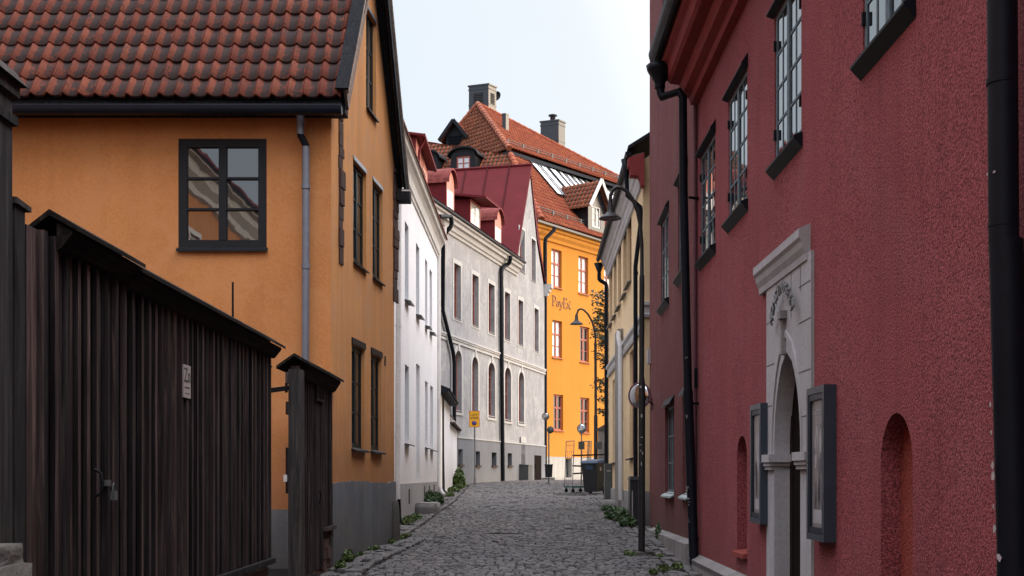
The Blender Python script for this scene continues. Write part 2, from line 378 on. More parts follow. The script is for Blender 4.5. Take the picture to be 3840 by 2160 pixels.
def window(parent, fr, u0, u1, z0, z1, cols=2, rows=3, rec=.06, fw=.06, mw=.06, bw=.022, mat=None, glass=None, sill=None, hood=None, transom=None, arch=0.0, name='window', label=None, casing=None, pd=.039, wedge=False):
    e = .002; nf = -rec; nb = nf - .055; mb = MB(); u0 += e; u1 -= e; z0 += e; z1 -= e
    top = z1 - arch
    fr.box(mb, u0, u0 + fw, nb, nf, z0, top, tint=.5); fr.box(mb, u1 - fw, u1, nb, nf, z0, top, tint=.5)
    fr.box(mb, u0 + fw, u1 - fw, nb, nf, z0, z0 + fw, tint=.5)
    if arch:
        A = arch_poly(u0, u1, z0, top, arch)[2:]; B = arch_poly(u0 + fw, u1 - fw, z0, top, arch - fw)[2:]; n = len(A)
        for i in range(n - 1):
            W = fr.W
            mb.hexa([W(A[i][0], nb, A[i][1]), W(A[i + 1][0], nb, A[i + 1][1]), W(B[i + 1][0], nb, B[i + 1][1]), W(B[i][0], nb, B[i][1]),
                     W(A[i][0], nf, A[i][1]), W(A[i + 1][0], nf, A[i + 1][1]), W(B[i + 1][0], nf, B[i + 1][1]), W(B[i][0], nf, B[i][1])], tint=.5)
    else: fr.box(mb, u0 + fw, u1 - fw, nb, nf, z1 - fw, z1, tint=.5)
    zt = z1 - fw * .5
    if transom: fr.box(mb, u0 + fw, u1 - fw, nb + .004, nf + .012, transom - .05, transom + .05, tint=.5)
    cu = (u0 + u1) / 2
    if cols >= 2: fr.box(mb, cu - mw / 2, cu + mw / 2, nb + .002, nf + .006, z0 + fw, zt, tint=.5)
    if cols == 4:
        for a, b in ((u0 + fw, cu - mw / 2), (cu + mw / 2, u1 - fw)):
            m = (a + b) / 2; fr.box(mb, m - bw / 2, m + bw / 2, nb + .012, nf - .004, z0 + fw, z1 - fw, tint=.5)
    for k in range(1, rows):
        if transom:
            z = z0 + (transom - z0) * k / rows
        else: z = z0 + fw + (z1 - z0 - 2 * fw) * k / rows
        fr.box(mb, u0 + fw, u1 - fw, nb + .010, nf - .002, z - bw / 2, z + bw / 2, tint=.5)
    if casing:
        for a, b, c, d in ((u0 - casing, u0, z0 - casing, z1 + casing), (u1, u1 + casing, z0 - casing, z1 + casing), (u0, u1, z1, z1 + casing), (u0, u1, z0 - casing, z0)):
            fr.box(mb, a, b, -.01, .025, c, d, tint=.5)
    w = mb.build(name, mat or M['frame_dk'], parent)
    g = MB()
    if arch: solid_poly(g, fr, arch_poly(u0 + .01, u1 - .01, z0 + .01, top, arch - .01), nf - pd - .004, nf - pd)
    else: fr.box(g, u0 + .01, u1 - .01, nf - pd - .004, nf - pd, z0 + .01, z1 - .01)
    g.build('pane', glass or M['glass'], w)
    if sill:
        s = MB(); out, ext, drop, sm = sill
        if wedge: fr.profile(s, u0 - ext, u1 + ext, [(-rec + .004, z0 + .006), (out, z0 - .03), (out, z0 - .05), (.002, z0 - drop)])
        else: fr.slab(s, u0 - ext, u1 + ext, -rec + .004, z0 + .012, out, z0 - drop, .028)
        s.build('sill', sm, w)
    if hood:
        s = MB(); out, ext, rise, sm = hood
        if wedge: fr.profile(s, u0 - ext, u1 + ext, [(.002, z1 + rise), (out, z1 + .045), (out, z1 + .03), (.002, z1 + .002)])
        else: fr.slab(s, u0 - ext, u1 + ext, .002, z1 + rise, out, z1 + .012, .022)
        s.build('hood', sm, w)
    if label: w['label'] = label
    return w
def px(fr, xl, xr, yt, yb, off=0.0):                  # pixel box (left edge top/bottom) -> u0,u1,z0,z1 on a facade
    u0, zt = fr.hit(xl, yt, off); _, zb = fr.hit(xl, yb, off); u1 = fr.U(xr, off)
    return min(u0, u1), max(u0, u1), zb, zt
def text_mesh(txt, size, extrude, align='CENTER', spacing=1.0):
    cu = bpy.data.curves.new('t', 'FONT'); cu.body = txt; cu.size = size; cu.extrude = extrude; cu.align_x = align; cu.align_y = 'CENTER'
    cu.space_character = spacing; cu.resolution_u = 3
    ob = bpy.data.objects.new('t', cu); C.objects.link(ob); dg = bpy.context.evaluated_depsgraph_get(); dg.update()
    me = bpy.data.meshes.new_from_object(ob.evaluated_get(dg)); bpy.data.objects.remove(ob); bpy.data.curves.remove(cu); return me
def put_text(name, txt, size, ext, mat, parent, origin, right, up, **k):
    me = text_mesh(txt, size, ext, **k); me.name = name; r, u = Vector(right).normalized(), Vector(up).normalized(); n = r.cross(u)
    me.transform(Matrix(((r.x, u.x, n.x, origin[0]), (r.y, u.y, n.y, origin[1]), (r.z, u.z, n.z, origin[2]), (0, 0, 0, 1))))
    me.materials.clear(); me.materials.append(mat); return link(name, me, parent)
def pipe(path, r, mat, parent, name='downpipe', collars=(), n=12, bracket=None):
    mb = MB(); mb.tube(path, r, n)
    for c in collars:
        c = Vector(c); mb.tube([c - Vector((0, 0, .03)), c + Vector((0, 0, .03))], r * 1.16, n)
    return mb.build(name, mat, parent)
UP = Vector((0, 0, 1))

# ================================================================== OCHRE HOUSE
A, B = (-2.38, 15.69), (-1.967, 19.9)
och = thing('ochre_house', (A[0], A[1], gz(15.7)), 'ochre plastered gabled house with weathered pantile roof behind the dark plank fence', 'house')
fG = Fr(A, B, (1, 0)); fO = Fr((-9.5, 15.69), A, (0, -1))
Lg = fG.L; TAN = 1.44
def owin(fr, b, **k):
    u0, u1, z0, z1 = px(fr, *b)
    return (u0, u1, z0, z1), k
hg = []
gable_w = [((1372.8, 1410, 24, 397), dict(rows=3)), ((1324.2, 1373, 596, 976), dict(rows=3)), ((1397, 1434.7, 674, 1034), dict(rows=3)),
           ((1319, 1367, 1289, 1680), dict(rows=3)), ((1391, 1430, 1325, 1688), dict(rows=3))]
for i, (b, k) in enumerate(gable_w):
    u0, u1, z0, z1 = px(fG, *b); hg.append(rect(u0, u1, z0, z1))
    lower = i > 2
    window(och, fG, u0, u1, z0, z1, rows=3, rec=.05, fw=.075, mw=.10, bw=.03, pd=.014, mat=M['frame_gn'], glass=M['glass3'], sill=(.07, .03, .03, M['frame_dk']) if lower else (.05, .0, .03, M['frame_dk']),
           hood=None if lower else (.02, .0, .07, M['flash']))
    if lower:
        m = MB(); fG.box(m, u0 - .02, u1 + .02, 0.003, .02, z1, z1 + .09); m.build('lintel_board', M['frame_dk'], och)
zE = 6.86
wall(fG, [(0, -.2), (Lg, -.2), (Lg, zE), (Lg / 2, zE + Lg / 2 * TAN), (0, zE)], hg, .12, M['ochre_gable'], och)
u0, u1, z0, z1 = px(fO, 669, 1000, 520, 932)
wall(fO, [(0, -.2), (fO.L, -.2), (fO.L, zE), (0, zE)], [rect(u0, u1, z0, z1)], .12, M['ochre'], och, 'front_wall')
window(och, fO, u0, u1, z0, z1, rows=3, rec=.0, fw=.11, mw=.10, bw=.03, mat=M['frame_dk'], glass=M['glass2'], sill=(.05, .02, .02, M['frame_dk']))
fB = Fr((-9.5, 19.9), B, (0, 1)); wall(fB, [(0, -.2), (fB.L, -.2), (fB.L, zE), (0, zE)], [], .1, M['ochre'], och, 'rear_wall')
m = MB(); tp_ = [(Lg - .15 * k, 1.50 + rnd.uniform(-.012, .012) - .02 * math.sin(k * .22)) for k in range(int(Lg / .15) + 1)]; solid_poly(m, fG, [(-.03, -.2), (Lg, -.2)] + tp_ + [(-.03, 1.49)], .004, .032); o = m.build('plinth', M['plinth'], och)
m = MB(); fO.box(m, 0, fO.L - .002, .004, .03, -.2, 1.15); m.build('plinth', M['plinth'], och)
# roof
rx0, rz0, rY0, rYr, rY1 = -9.5, 6.50, 15.33, 17.79, 20.22
slope = math.atan(TAN); hyp = (rYr - rY0) / math.cos(slope)
vA, vB = -2.20, -1.86                                  # x of the verge tiles at the near and far eave
vx = lambda Y: vA + (vB - vA) * (Y - rY0) / (rY1 - rY0)
o = tiles((rx0, rY0, rz0), (1, 0, -.004), (0, math.cos(slope), math.sin(slope)), [(0, 0), (vx(rY0) - rx0, 0), (vx(rYr) - rx0, hyp), (0, hyp)], .206, .355, M['roofred'], och, 'roof', .040, .03, 10, .007, 3)
o = tiles((vB, rY1, rz0), (-1, 0, 0), (0, -math.cos(slope), math.sin(slope)), [(0, 0), (vB - rx0, 0), (vB - rx0, hyp), (vB - vx(rYr), hyp)], .206, .355, M['roofred'], och, 'rear_roof', .034, .03, 6, .006, 4)
zR = rz0 + (rYr - rY0) * TAN
m = MB(); m.tube([(rx0, rYr, zR), (vx(rYr) + .1, rYr, zR)], .11, 10); m.build('ridge_tiles', M['roofred'], och)
m = MB(); m.hexa([(rx0, rY0 + .05, rz0 - .13), (vA, rY0 + .05, rz0 - .13), (vB, rYr, zR - .16), (rx0, rYr, zR - .16), (rx0, rY0 + .05, rz0 - .07), (vA, rY0 + .05, rz0 - .07), (vx(rYr), rYr, zR - .09), (rx0, rYr, zR - .09)])
m.hexa([(rx0, rYr, zR - .16), (vx(rYr), rYr, zR - .16), (vB, rY1 - .03, rz0 - .13), (rx0, rY1 - .03, rz0 - .13), (rx0, rYr, zR - .09), (vx(rYr), rYr, zR - .09), (vB, rY1 - .03, rz0 - .07), (rx0, rY1 - .03, rz0 - .07)])
m.build('roof_boarding', M['tar'], och)
m = MB()                                               # soffit box under the eave
m.hexa([(rx0, rY0 + .1, rz0 - .20), (A[0] + .22, rY0 + .1, rz0 - .20), (A[0] + .22, 15.72, rz0 - .20), (rx0, 15.72, rz0 - .20), (rx0, rY0 + .1, rz0 - .1), (A[0] + .22, rY0 + .1, rz0 - .1), (A[0] + .22, 15.72, rz0 + .3), (rx0, 15.72, rz0 + .3)])
m.build('soffit', M['tar'], och)
def barge(Ya, Yb, za, zb, name):
    for w, off, th, mt, nm in ((.16, .055, .03, M['tar'], 'cover_board'),):
        m = MB(); a = Vector((vx(Ya), Ya, za)); b = Vector((vx(Yb), Yb, zb)); d = (b - a).normalized()
        nrm = Vector((0, -(zb - za), (Yb - Ya))).normalized(); nrm = nrm if nrm.z > 0 else -nrm
        sd = Vector((1, .08, 0)).normalized()
        p = [a - sd * .06 + nrm * .055, a + sd * .11 + nrm * .055, b + sd * .11 + nrm * .055, b - sd * .06 + nrm * .055]
        m.hexa(p + [q + nrm * .03 for q in p]); m.build(nm, M['tar'] if Ya < 16 else M['wgrey'], och)
        m = MB(); p = [a + sd * .045 - nrm * .26, a + sd * .08 - nrm * .26, b + sd * .08 - nrm * .26, b + sd * .045 - nrm * .26]
        m.hexa(p + [q + nrm * .31 for q in p]); m.build('barge_board', M['wgrey'] if Ya < 16 else M['tar'], och)
        m = MB(); p = [a + sd * .081 + nrm * .0, a + sd * .11 + nrm * .0, b + sd * .11 + nrm * .0, b + sd * .081 + nrm * .0]
        m.hexa(p + [q + nrm * .053 for q in p]); m.build('edge_strip', M['wgrey'], och)
barge(rY0 - .03, rYr, rz0, zR + .02, 0); barge(rY1 + .05, rYr, rz0 - .03, zR + .02, 1)
m = MB(); m.hexa([(vB - .06, rY1 - .32, rz0 - .30), (vB + .15, rY1 - .32, rz0 - .30), (vB + .15, rY1 + .02, rz0 - .30), (vB - .06, rY1 + .02, rz0 - .30), (vB - .06, rY1 - .32, rz0 - .12), (vB + .15, rY1 - .32, rz0 - .12), (vB + .15, rY1 + .02, rz0 - .12), (vB - .06, rY1 + .02, rz0 - .12)]); m.build('eave_end_board', M['tar'], och)
m = MB(); m.box(vB + .02, vB + .155, rY1 - .325, rY1 - .30, rz0 - .16, rz0 - .135); m.build('eave_end_flashing', M['whitetrim'], och)
# gutter: half round, dark blue
m = MB(); ring = []; n = 8; gx0, gx1 = rx0, A[0] + .2; gc = Vector((0, rY0 - .04, rz0 - .175))
for sx in (gx0, gx1):
    for r in (.085, .078):
        ring.append([Vector((sx, gc.y + r * math.cos(math.pi + math.pi * k / n), gc.z + r * math.sin(math.pi + math.pi * k / n) * 1.25)) for k in range(n + 1)])
for a, b in ((ring[0], ring[2]), (ring[1], ring[3])):
    m.add(a + b, [(k, k + 1, n + 2 + k, n + 1 + k) for k in range(n)], smooth=True)
m.poly(ring[2]); m.poly(ring[0])
m.box(gx0, gx1, gc.y - .088, gc.y - .076, gc.z - .004, gc.z + .012)
m.build('gutter', M['slate'], och)
# downpipe
Yp = 15.52
f1 = P(1126, 425, Yp); m = MB()
m.lathe((f1.x, Yp, f1.z - .11), [(.045, 0), (.047, .05), (.08, .13), (.082, .16)], 14)
m.tube([P(1127, 440, Yp), P(1127, 505, Yp)], .05, 14); m.build('downpipe_hopper', M['zinc'], och)
m = MB(); m.tube([P(1127, 495, Yp), P(1128, 508, Yp), P(1147, 545, Yp + .05), P(1147, 565, Yp + .05)], .047, 14); m.build('downpipe_elbow', M['black'], och)
pipe([P(1147, 550, Yp + .05), P(1147, 900, Yp + .06), P(1145, 1400, Yp + .06), Vector((P(1145, 1400, Yp).x, Yp + .06, gz(15.5) + .1))], .05, M['zinc'], och, collars=[P(1147, 700, Yp + .05), P(1147, 1000, Yp + .06)])
# ragged stone strips at both ends of the gable
for (xa, xb, y0, y1) in ((1269, 1284, 372, 985), (1474, 1489, 632, 1128)):
    m = MB(); ua, ub = fG.U(xa), fG.U(xb); za = fG.hit(xa, y1)[1]; zb = fG.hit(xa, y0)[1]; z = za
    while z < zb:
        h = rnd.uniform(.12, .26); j = rnd.uniform(-.02, .02); fG.box(m, ua + j, ub + j + rnd.uniform(-.03, .03), .0, .012 + rnd.uniform(0, .03), z, min(zb, z + h - .012)); z += h
    m.build('toothed_stones', M['brick'], och)
m = MB(); ua, zt = fG.hit(1441, 1333); ub, zb = fG.hit(1447, 1372)
for k in range(5): fG.box(m, ua, ua + .10, .003, .012, zb + (zt - zb) * k / 5, zb + (zt - zb) * (k + .62) / 5)
m.build('vent_grille', M['ink'], och)
m = MB(); p = fO.hit(1005, 1381); m.tube([fO.W(p[0], 0, p[1]), fO.W(p[0] + .07, .12, p[1] + .01)], .012, 8); m.build('wall_hook', M['iron'], och)
# guard stone at the far corner of the gable
gs = thing('guard_stone', (-1.90, 19.75, gz(19.75)), 'upright rough stone guarding the corner of the ochre gable', 'guard stone')
m = MB(); c = P(1483, 2018, 19.7); zb = gz(19.7); prof = [(.075, -.05), (.085, .1), (.075, .35), (.065, .55), (.045, .66), (.0, .70)]
m.lathe((c.x, 19.65, zb), prof, 9); m.build('stone', M['granite_dk'], gs)

# ================================================================== FENCE, GATE AND POSTS ON THE LEFT
fx = lambda Y: -2.48 + .0067 * Y
fen = thing('plank_fence', (fx(9), 9, gz(9)), 'tall dark weathered board-and-batten fence with sloped cap on the left', 'fence')
fF = Fr((fx(5.98), 5.98), (fx(11.72), 11.72), (1, 0))
m = MB(); u = 0.0; i = 0; bt = MB()
while u < fF.L - .01:
    w = min(rnd.uniform(.135, .175), fF.L - u)
    fF.box(m, u + .002, u + w - .002, -.028 + rnd.uniform(-.004, .004), rnd.uniform(-.004, .004), .70 if u > 2.2 else .66, 2.86)
    fF.box(bt, u + w - .026 + rnd.uniform(-.008, .008), u + w + .022 + rnd.uniform(-.006, .006), .006, .030 + rnd.uniform(0, .008), .79 + rnd.uniform(-.01, .01), 2.86)
    u += w
m.build('boards', M['wfence'], fen); bt.build('battens', M['wfence'], fen)
for a, b, dz in ((.30, 1.46, .035), (1.40, fF.L + .16, 0.0)):
    m = MB(); prof = [(-.17, 2.81), (-.17, 2.835), (0.0, 2.968), (.145, 2.88), (.145, 2.855), (0.0, 2.935)]
    fF.profile(m, a, b, [(n, z + dz) for n, z in prof]); m.build('cap_board', M['wcap'], fen)
    m = MB(); fF.profile(m, a + .02, b - .06, [(.032, 2.755 + dz), (.055, 2.765 + dz), (.115, 2.84 + dz), (.115, 2.862 + dz), (.032, 2.90 + dz)]); m.build('cap_moulding', M['wcap'], fen)
m = MB(); fF.box(m, .0, fF.L - .02, .034, .085, .74, .79); m.build('base_board', M['wpost'], fen)
m = MB(); fF.box(m, .0, fF.L - .03, -.22, .02, -.1, .70); m.build('stone_footing', M['brick'], fen)
m = MB()
for z in (1.1, 1.8, 2.5): fF.box(m, 0, fF.L, -.10, -.034, z, z + .1)
m.build('rails', M['wfence'], fen)
# padlock with hasp, iron pull handle, number plate
pu, pz = fF.hit(378, 1822); m = MB(); fF.box(m, pu - .04, pu + .05, .031, .045, pz + .0, pz + .035)
c = fF.W(pu + .02, .07, pz - .055); m.box(c.x - .012, c.x + .014, c.y - .028, c.y + .028, c.z - .03, c.z + .025)
m.tube([c + Vector((0, -.018, .02)), c + Vector((0, -.018, .055)), c + Vector((0, 0, .07)), c + Vector((0, .018, .055)), c + Vector((0, .018, .02))], .005, 8); m.build('padlock', M['boxgrey'], fen)
hu, hz = fF.hit(331, 1812); m = MB(); m.tube([fF.W(hu, .034, hz + .08), fF.W(hu, .07, hz + .06), fF.W(hu + .0, .085, hz), fF.W(hu, .07, hz - .06), fF.W(hu, .034, hz - .08)], .008, 8); m.build('pull_handle', M['iron'], fen)
sg = thing('number_plate', tuple(fF.W(fF.U(701), .04, fF.hit(701, 1430)[1])), 'narrow pale enamel plate with dark print screwed to the plank fence', 'sign')
u0, u1, z0, z1 = px(fF, 688, 715, 1365, 1489, .045); m = MB(); fF.box(m, u0, u1, .036, .046, z0, z1); m.build('plate', M['plate'], sg)
r_, u_ = fF.d, UP
cu = (u0 + u1) / 2; H = z1 - z0; Wd = u1 - u0
o = put_text('lettering', 'Zn', H * .62, .001, M['plateink'], sg, fF.W(cu, .0475, z1 - H * .33), r_ , u_)
m = MB()
for k in range(6): fF.box(m, u0 + Wd * (.16 + .115 * k), u0 + Wd * (.16 + .115 * k + .08), .046, .0475, z0 + H * .285, z0 + H * .335)
for k in range(3):
    c = u0 + Wd * (.28 + .22 * k); solid_poly(m, fF, [(c + Wd * .075 * math.cos(t * .785), z0 + H * .13 + H * .022 * math.sin(t * .785)) for t in range(8)], .046, .0475)
m.build('small_print', M['plateink'], sg)
# iron rod behind the fence
rd = thing('iron_rod', (P(873, 1200, 12.5).x, 12.5, gz(12.5)), 'thin upright iron rod rising above the fence cap before the ochre wall', 'rod')
m = MB(); q = P(873, 1058, 12.5); m.tube([(q.x, 12.5, gz(12.5)), q], .011, 8); m.build('rod', M['iron'], rd)
# tall post at the left edge of the picture and the wood post beside it
tp = thing('tall_gatepost', (-2.45, 5.6, gz(5.6)), 'tall grey weathered wooden gatepost with moulded cap at the far left edge', 'gatepost')
m = MB(); m.box(-2.78, -2.43, 5.5, 5.80, -.1, 3.44); m.build('shaft', M['wpost'], tp)
m = MB(); m.box(-2.80, -2.41, 5.48, 5.82, 3.30, 3.345); m.box(-2.81, -2.405, 5.46, 5.83, 3.44, 3.5)
m.hexa([(-2.84, 5.42, 3.5), (-2.375, 5.42, 3.5), (-2.375, 5.86, 3.5), (-2.84, 5.86, 3.5), (-2.80, 5.47, 3.565), (-2.42, 5.47, 3.565), (-2.42, 5.81, 3.565), (-2.80, 5.81, 3.565)]); m.build('cap', M['wpost'], tp)
sp = thing('fence_post', (fx(6.0), 6.0, gz(6)), 'short square timber post with slanting top board between tall gatepost and fence', 'post')
m = MB(); m.box(-2.60, -2.44, 5.86, 5.975, .1, 2.93); m.build('shaft', M['wpost'], sp)
m = MB(); m.hexa([(-2.62, 5.84, 2.934), (-2.425, 5.84, 2.934), (-2.425, 6.02, 2.925), (-2.62, 6.02, 2.925), (-2.62, 5.84, 2.975), (-2.425, 5.84, 2.965), (-2.425, 6.02, 2.95), (-2.62, 6.02, 2.96)]); m.build('cap', M['wpost'], sp)
gb = thing('granite_block', (-2.3, 5.2, gz(5.2)), 'pale granite block standing at the foot of the plank fence, bottom left', 'stone block')
import bmesh
def rough_block(x0, x1, y0, y1, z0, z1, mat, parent, name='block', bev=.025, amp=.012, cuts=5, seed=1):
    bm = bmesh.new(); bmesh.ops.create_cube(bm, size=1.0)
    bmesh.ops.bevel(bm, geom=bm.edges[:], offset=.06, segments=2, affect='EDGES')
    bmesh.ops.subdivide_edges(bm, edges=bm.edges[:], cuts=2, use_grid_fill=True); r2 = random.Random(seed)
    for v in bm.verts:
        v.co.x = x0 + (v.co.x + .5) * (x1 - x0) + r2.uniform(-amp, amp); v.co.y = y0 + (v.co.y + .5) * (y1 - y0) + r2.uniform(-amp, amp); v.co.z = z0 + (v.co.z + .5) * (z1 - z0) + r2.uniform(-amp, amp) * .6
    for f in bm.faces: f.smooth = True
    me = bpy.data.meshes.new(name); bm.to_mesh(me); bm.free(); me.materials.append(mat); return link(name, me, parent)
rough_block(-2.85, -2.17, 5.0, 5.42, -.1, 1.29, M['granite_dk'], gb, seed=3, amp=.006)
# gate between fence and ochre house
gp = thing('gate_post', (-2.33, 12.88, gz(12.9)), 'square grey weathered timber gatepost standing before the narrow plank gate', 'gatepost')
m = MB(); m.hexa([(-2.405, 12.8, .2), (-2.262, 12.8, .2), (-2.262, 12.96, .2), (-2.405, 12.96, .2), (-2.40, 12.8, 2.74), (-2.258, 12.8, 2.735), (-2.258, 12.96, 2.735), (-2.40, 12.96, 2.74)]); m.build('shaft', M['wpost'], gp)
m = MB(); q = P(1074, 1792, 12.9); m.box(q.x - .02, q.x + .018, 12.84, 12.9, q.z - .04, q.z + .035); m.build('bell_box', M['whitetrim'], gp)
m = MB(); a = P(1006, 1465, 12.2); b = P(1082, 1455, 12.79); m.bar(a, b, .012, .05); m.tube([b + Vector((-.02, -.02, -.05)), b + Vector((-.02, -.02, .05))], .016, 8); m.build('hinge_strap', M['iron'], gp)
gt = thing('plank_gate', (-2.40, 14.3, gz(14.3)), 'narrow dark plank gate with iron ring and sloped cap beside the ochre house corner', 'gate')
fT = Fr((-2.405, 13.35), (-2.385, 15.62), (1, 0)); ud = fT.U(1205)
m = MB(); bt = MB(); u = 0.02
while u < fT.L - .01:
    w = min(rnd.uniform(.11, .15), fT.L - u); zb = .44 if u < ud else .94
    fT.box(m, u + .002, u + w - .002, -.03, rnd.uniform(-.004, .004), zb, 2.80); fT.box(bt, u + w - .022, u + w + .018, .006, .03, zb + .02, 2.80); u += w
m.build('boards', M['wfence'], gt); bt.build('battens', M['wfence'], gt)
m = MB(); fT.box(m, -.06, .07, -.06, .045, .36, 2.82); m.build('jamb', M['wpost'], gt)
m = MB(); fT.box(m, -.42, -.06, -.05, -.02, 2.60, 2.72); fT.box(m, -.40, -.06, -.05, -.02, 2.26, 2.40); fT.box(m, -.40, -.06, -.05, -.02, 1.4, 1.9); m.build('blocking', M['wfence'], gt)
m = MB(); fT.profile(m, -.18, fT.L + .10, [(-.2, 2.78), (-.2, 2.81), (.0, 2.95), (.17, 2.85), (.17, 2.82), (.0, 2.915)]); m.build('cap_board', M['wcap'], gt)
m = MB(); fT.profile(m, .02, fT.L + .02, [(.032, 2.68), (.07, 2.70), (.14, 2.81), (.14, 2.835), (.032, 2.88)]); m.build('cap_moulding', M['wcap'], gt)
u0, u1, z0, z1 = px(fT, 1174, 1200, 1418, 1492); m = MB()
for k in range(6): fT.box(m, u0 + (u1 - u0) * k / 5 - .012, u0 + (u1 - u0) * k / 5 + .012, .034, .05, z0, z1)
fT.box(m, u0 - .03, u1 + .03, .034, .056, z0 - .03, z0); m.build('grille', M['iron'], gt)
u, z = fT.hit(1180, 1873); m = MB(); m.tube([fT.W(u + .10 * math.cos(t), .05 + .01 * math.sin(t * 2), z + .10 * math.sin(t)) for t in [k * math.pi / 8 - math.pi / 2 for k in range(9)]], .007, 8); m.build('ring_handle', M['iron'], gt)
m = MB(); fT.box(m, ud - .05, fT.L - .01, .034, .09, .90, .945); m.build('base_board', M['wpost'], gt)
m = MB(); z = .30; k = 0
while z < .90:
    u = ud; h = rnd.uniform(.09, .14)
    while u < fT.L - .03:
        w = min(rnd.uniform(.12, .3), fT.L - .02 - u); fT.box(m, u, u + w - .012, -.2, .03 + rnd.uniform(-.02, .03), z, min(.90, z + h - .012)); u += w
    z += h
m.build('stone_footing', M['brick'], gt)

# ================================================================== RED HOUSE (right, near)
rx = lambda Y: 2.352 + .0067 * Y
fRd = Fr((rx(-6), -6), (rx(15.86), 15.86), (-1, 0))
red = thing('red_house', (rx(8), 8, gz(8)), 'near red roughcast house with stone portal and grey-framed windows on the right', 'house')
def rwin(b): return px(fRd, *b)
holes = []; RW = [(3005, 2905, 66, 621, 2905), (2802, 2732, 380, 832, 2732), (2682, 2627, 592, 979, 2627)]
boxes = []
for xr, xl, yt, yb, xe in RW:
    u0, u1 = sorted((fRd.U(xl), fRd.U(xr))); boxes.append((u0, u1, fRd.hit(xe, yb)[1], fRd.hit(xe, yt)[1]))
u0, u1 = sorted((fRd.U(3236), fRd.U(3426))); zb = fRd.hit(3238, 224)[1]; boxes.append((u0, u1, zb, zb + 1.38))
boxes.append((u0 - 3.6, u1 - 3.6, zb, zb + 1.38))
for b in boxes: holes.append(rect(*b))
def arch_px(x0, x1, yap, ybot=None, zbot=None, spring=.5, rise=None):
    ua, ub = sorted((fRd.U(x0), fRd.U(x1))); xc = (x0 + x1) / 2; zt = fRd.hit(xc, yap)[1]; rr = rise or (ub - ua) / 2
    zb = zbot if zbot is not None else fRd.hit(x0, ybot)[1]
    return ua, ub, zb, zt - rr, rr
n1 = arch_px(3303, 3423, 1548, zbot=.55); n2 = arch_px(2764, 2801, 1634, ybot=2066, rise=.22)
holes += [arch_poly(*n1), arch_poly(*n2)]
d0, d1 = sorted((fRd.U(2903, .025), fRd.U(3001, .025))); holes.append(rect(d0 - .05, d1 + .05, -.3, 2.75))
wall(fRd, [(0, -.6), (fRd.L, -.6), (fRd.L, 6.6), (0, 6.6)], holes, .13, M['roughcast'], red)
for b in boxes:
    wn = window(red, fRd, *b, cols=4, rows=4, rec=.012, fw=.05, mw=.085, bw=.026, pd=.009, wedge=True, mat=M['frame_gg'], glass=M['glass2'], sill=(.075, .05, .13, M['black']), hood=(.07, .05, .15, M['black']))
    for zz in (.2, .8):
        for s in (0, 1):
            uu = b[0] + .02 if s == 0 else b[1] - .02
            m = MB(); fRd.box(m, uu - .012, uu + .012, -.01, .014, b[2] + (b[3] - b[2]) * zz - .045, b[2] + (b[3] - b[2]) * zz + .045); m.build('hinge', M['iron'], wn)
for nn, nm in ((n1, 'niche'), (n2, 'niche')):
    m = MB(); solid_poly(m, fRd, arch_poly(*nn), -.15, -.128); m.build(nm, M['niche'], red)
m = MB(); fRd.slab(m, n2[0] - .02, n2[1] + .02, -.12, n2[2] + .03, .05, n2[2] - .0, .05); m.build('niche_sill', M['niche'], red)
m = MB(); fRd.box(m, 0, fRd.L - .01, .002, .12, -.5, .50); fRd.slab(m, 0, fRd.L - .01, .002, .56, .12, .50, .06); m.build('stone_base', M['granite'], red)
# cornice and roof
cp = [(.0, 6.50), (.09, 6.52), (.11, 6.60), (.20, 6.64), (.24, 6.75), (.24, 6.78), (.36, 6.80), (.40, 6.84), (.42, 6.98), (.47, 7.02), (.49, 7.13), (.0, 7.2)]
m = MB(); fRd.profile(m, 0, fRd.L - .02, cp); m.build('cornice', M['cornice'], red)
m = MB(); fRd.profile(m, 0, fRd.L + .06, [(.60, 7.20), (.60, 7.27), (-4.0, 10.6), (-4.0, 10.5)]); m.build('roof', M['tar'], red)
m = MB(); n = 8; pr = [(.54 + .10 * math.cos(math.pi + math.pi * k / n), 7.19 + .12 * math.sin(math.pi + math.pi * k / n)) for k in range(n + 1)]
fRd.profile(m, 0, fRd.L + .02, pr + [(.64, 7.215), (.44, 7.215)]); m.build('gutter', M['black'], red)
fE = Fr((rx(15.86), 15.86), (rx(15.86) + 5, 15.86), (0, 1))
m = MB(); hp = fRd.W(fRd.L - .08, .50, 0); m.lathe((hp.x, hp.y, 6.72), [(.07, 0), (.07, .07), (.17, .23), (.185, .30), (.0, .30)], 12); m.build('hopper', M['black'], red)
a = Vector((hp.x, hp.y, 6.78)); b0 = P(2561, 372, 15.62)
pipe([a, Vector((a.x + .01, a.y, 6.66)), Vector((a.x + .03, a.y - .02, 6.60)), b0 + Vector((-.05, .0, .10)), b0 + Vector((.0, 0, .02)), P(2563, 700, 15.62), P(2580, 1480, 15.60)], .056, M['black'], red)
m = MB(); m.tube([P(2580, 1466, 15.60), P(2581, 1500, 15.6), P(2602, 2085, 15.58), P(2604, 2118, 15.56)], [.066, .064, .062, .062], 14); m.build('downpipe_foot', M['black'], red)
m = MB()
for (x, y, w, h) in ((2590, 1830, .05, .10), (2594, 1880, .03, .14), (2596, 1950, .015, .06), (2588, 1560, .03, .05), (2586, 1340, .02, .04)):
    c = P(x - 12, y, 15.52)
    for k in range(4):
        j = Vector((rnd.uniform(-.012, .012), 0, rnd.uniform(-.5, .5) * h)); s = w * rnd.uniform(.3, .7)
        m.box(c.x + j.x - s * .4, c.x + j.x + s * .4, c.y + .012, c.y + .030, c.z + j.z - s * .5, c.z + j.z + s * .5)
m.build('peeling_paint', M['plate'], red)
